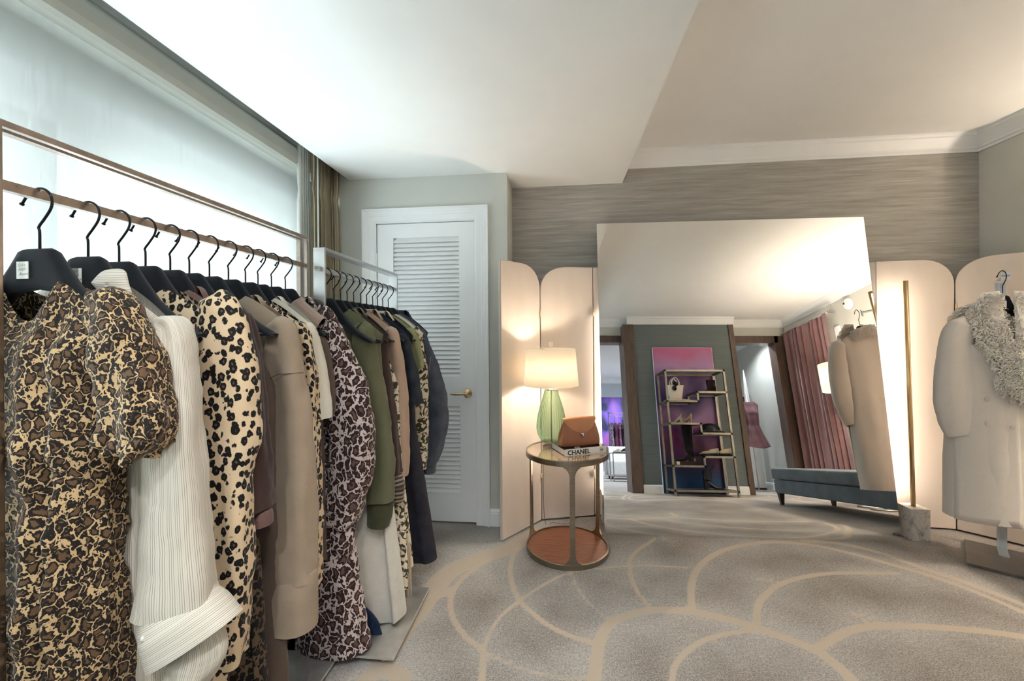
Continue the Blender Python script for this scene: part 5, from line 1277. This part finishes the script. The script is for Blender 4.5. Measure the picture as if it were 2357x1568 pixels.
swt = thing('light_switch', 'white light switch plate on the wall beyond the right doorway, seen in the mirror', 'light switch', (3.75, -1.054, 1.09)); box('plate', 3.742, 3.75, -1.09, -1.018, 1.03, 1.15, m_white, swt, bevel=.002); box('rocker', 3.738, 3.743, -1.07, -1.038, 1.06, 1.12, m_white, swt, bevel=.001)
# ------------------------------------------------------------------ room beyond the right doorway
ms = thing('floor_mirror', 'thin black framed floor mirror in the room beyond the right doorway', 'mirror', (3.71, -2.24, 0))
boxes('frame', [(3.70, 3.72, -2.46, -2.445, .01, 1.56), (3.70, 3.72, -2.035, -2.02, .01, 1.56), (3.70, 3.72, -2.46, -2.02, 1.545, 1.56), (3.70, 3.72, -2.46, -2.02, .01, .025)], m_blackl, ms); box('mirror_glass', 3.712, 3.718, -2.445, -2.035, .025, 1.545, m_mirror, ms)
cn = thing('cone_lamp', 'tall pale cone-shaped floor lamp beyond the right doorway, seen in the mirror', 'floor lamp', (3.58, -1.84, 0))
lathe('cone_shade', [(.10, .03), (.085, .5), (.055, 1.2), (.02, 1.85), (.006, 1.98), (0, 1.99)], shade_mat('cone_paper', (.9, .88, .84), .5), cn, n=32, c=(3.58, -1.84, 0)); lathe('base', [(0, 0), (.11, 0), (.11, .03), (0, .03)], m_blackl, cn, n=32, c=(3.58, -1.84, 0))
dr = thing('tulle_dress', 'dusty pink tulle dress on a thin stand beyond the right doorway, seen in the mirror', 'dress', (3.38, -1.46, 0.)); m_tulle = fabric('pink_tulle', srgb(128, 92, 98), weave=300, rough=.8, var=.25)
V, Fc, uv = body_vf(3.38, -1.46, [(1.2, .15, .15, .08), (1.0, .13, .13, .09), (.85, .17, .17, .14), (.66, .24, .24, .2)], (.09, 1.38), (.17, 1.32), folds=(5, .02), seed=71, front_dip=.08, hem=.02); mesh('dress_body', V, Fc, m_tulle, dr, uv=uv)
wire('stand_pole', [(3.38, -1.46, .02), (3.38, -1.46, 1.52)], .008, m_steel, dr); lathe('stand_foot', [(0, 0), (.14, 0), (.14, .012), (0, .014)], m_steel, dr, n=32, c=(3.38, -1.46, 0))
# ------------------------------------------------------------------ room beyond the left doorway
ap = thing('wall_art', 'large violet and navy art panel in the far room, seen in the mirror', 'art panel', (2.0, -6.09, 1.2))
def art2():
    t = NT('violet_navy_print'); t.set(rough=.5); a = t.noise(1.2, detail=2, dist=.6); r = t.ramp(a, 0, [(.30, srgb(40, 48, 70)), (.44, srgb(48, 52, 84)), (.5, srgb(120, 92, 190)), (.62, srgb(176, 110, 196)), (.75, srgb(214, 110, 170))]); t.l(r, 0, t.b, 'Base Color'); return t.m
box('print', 1.3, 2.75, -6.085, -6.08, .3, 2.06, art2(), ap); box('panel_core', 1.295, 2.755, -6.1, -6.085, .295, 2.065, m_white, ap)
rk = thing('garment_rail', 'chrome garment rail with dark dresses in the far room, seen in the mirror', 'clothes rack', (2.2, -5.62, 0))
boxes('rail_frame', [(1.86, 1.88, -5.63, -5.61, 0, 1.60), (2.72, 2.74, -5.63, -5.61, 0, 1.60), (1.86, 2.74, -5.63, -5.61, 1.58, 1.60), (1.86, 2.74, -5.63, -5.61, 1.50, 1.512), (1.86, 1.88, -5.85, -5.4, 0, .02), (2.72, 2.74, -5.85, -5.4, 0, .02)], m_chrome, rk)
def sequin(name, c0, c1):
    t = NT(name); t.set(rough=.35); a = t.noise(42, detail=2); r = t.ramp(a, 0, [(.42, c0), (.56, c1)]); t.l(r, 0, t.b, 'Base Color'); return t.m
ms_ = [sequin('sequin_black', srgb(22, 18, 26), srgb(150, 130, 150)), fabric('plum_cloth', srgb(84, 36, 62)), sequin('sequin_plum', srgb(60, 24, 46), srgb(150, 96, 130)), fabric('black_cloth', srgb(26, 22, 30)), sequin('sequin_navy', srgb(24, 24, 40), srgb(110, 110, 150)), fabric('wine_cloth', srgb(104, 48, 70)), sequin('sequin_dark', srgb(18, 16, 24), srgb(90, 84, 110)), fabric('pale_pink_cloth', srgb(214, 176, 190))]
nm_ = ['silver-flecked black', 'plum', 'glittering plum', 'plain black', 'glittering navy', 'wine red', 'dark speckled', 'pale pink']
for i in range(8):
    x = 1.93+i*.098; t = thing('evening_dress', f'{nm_[i]} evening dress on the far chrome rail, seen in the mirror', 'dress', (x, -5.62, 1.3), group='evening dresses on the far rail')
    V, Fc, uv = body_vf(0, 0, [(1.2, .18, .18, .04), (1.0, .15, .15, .04), (.75, .19, .19, .05), (.60-.04*(i % 3), .21, .21, .055)], (.06, 1.34), (.18, 1.27), folds=(4, .01), seed=80+i, N=40, M=20)
    V = [(x+v[1], -5.62+v[0], v[2]) for v in V]; mesh('dress_body', V, Fc, ms_[i], t, uv=uv)
    wire('hanger_hook', catmull([(x, -5.62, 1.33), (x, -5.62, 1.45), (x, -5.595, 1.49), (x, -5.62, 1.515), (x, -5.64, 1.50)], 12), .003, m_blackwire, t, seg=6)
ac = thing('boucle_armchair', 'white boucle rounded armchair in the far room, seen in the mirror', 'armchair', (2.0, -4.75, 0)); m_boucle = fabric('white_boucle', srgb(224, 224, 224), weave=120, bump=.6, var=.05)
soft('seat', 1.62, 2.32, -5.0, -4.42, .06, .42, .07, m_boucle, ac)
V = []; nn = 24
for i in range(nn+1):
    a = math.radians(-200+220*i/nn); 
    for r, z in ((.36, .08), (.40, .08), (.42, .5), (.41, .70), (.37, .73), (.33, .70), (.32, .40)): V.append((1.97+r*math.cos(a), -4.74+.9*r*math.sin(a), z+.0))
mesh('back_shell', V, [(i*7+k, (i+1)*7+k, (i+1)*7+k+1, i*7+k+1) for i in range(nn) for k in range(6)], m_boucle, ac)
for x in (1.7, 2.24):
    for y in (-4.9, -4.5): lathe('foot', [(0, 0), (.02, 0), (.025, .06), (0, .06)], m_legw, ac, n=14, c=(x, y, 0))
st2 = thing('metal_side_table', 'slim steel side table in front of the white armchair, seen in the mirror', 'side table', (1.75, -3.7, 0))
boxes('table_frame', [(1.53, 1.55, -3.9, -3.88, 0, .55), (1.97, 1.99, -3.9, -3.88, 0, .55), (1.53, 1.55, -3.52, -3.5, 0, .55), (1.97, 1.99, -3.52, -3.5, 0, .55), (1.53, 1.99, -3.9, -3.5, 0, .015)], m_steel, st2); box('table_top', 1.52, 2.0, -3.91, -3.49, .55, .57, m_steel, st2)
for w_, dx, mt in (('white', 0, m_wl), ('brown', .13, m_suede)):
    t = thing('trainer_shoe', f'{w_} shoe on the slim steel side table, seen in the mirror', 'shoe', (1.66+dx, -3.68, .57), 1.2); mesh('upper', *shoe_vf(.24, .07, .042, 0), mt, t, local=True); V, Fc = shoe_vf(.25, .024, .045, 0); mesh('sole', V, Fc, m_wl, t, local=True)
# ------------------------------------------------------------------ ceiling spots added to light the rooms
m_spot = emit('added_spot_lens', (1., .93, .84), 8.)
def added_spot(label, x, y, z, power, col, group):
    t = thing('added_spot', label, 'ceiling light', (x, y, z), group=group)
    lathe('trim_ring', [(.030, .002), (.030, -.006), (.052, -.006), (.055, -.003), (.055, .0), (.030, .0)], m_white, t, n=28, local=True); lathe('lens', [(0, -.001), (.03, -.001), (.03, .0), (0, 0)], m_spot, t, n=20, local=True)
    l = bpy.data.lights.new('added_spot_lamp', 'SPOT'); l.energy = power; l.color = col; l.spot_size = math.radians(130); l.spot_blend = .6; l.shadow_soft_size = .05
    o = bpy.data.objects.new('added_spot_lamp', l); C.objects.link(o); o.parent = t; o.location = (0, 0, -.02)
COOL = (.86, .93, 1.); NEU = (1., .86, .70)
for x, y, w_ in ((1.0, -2.2, 'just past the left doorway'), (2.1, -3.6, 'above the steel side table'), (1.2, -5.2, 'left of the evening dresses'), (2.3, -5.2, 'above the evening dresses')): added_spot(f'added ceiling spot in the far room {w_}', x, y, ZC, 45, COOL, 'added spots of the far room')  # four spots added to brighten the far room
for i, (x, y) in enumerate(((3.3, -1.3),)): added_spot('added ceiling spot in the small room beyond the right doorway', x, y, ZC, 30, COOL, 'added spots of the small room')  # one spot added to brighten the small room
for i, (x, y, w_) in enumerate(((-.75, .15, 'near the window'), (.1, .15, 'above the camera'), (-.3, -.5, 'nearest the front wall'))): added_spot(f'added unseen spot in the lowered ceiling {w_}', x, y, ZS_, (6, 14, 16)[i], (.95, .97, 1.), 'added spots of the lowered ceiling')  # unseen spots added behind the camera to lift the main room's brightness
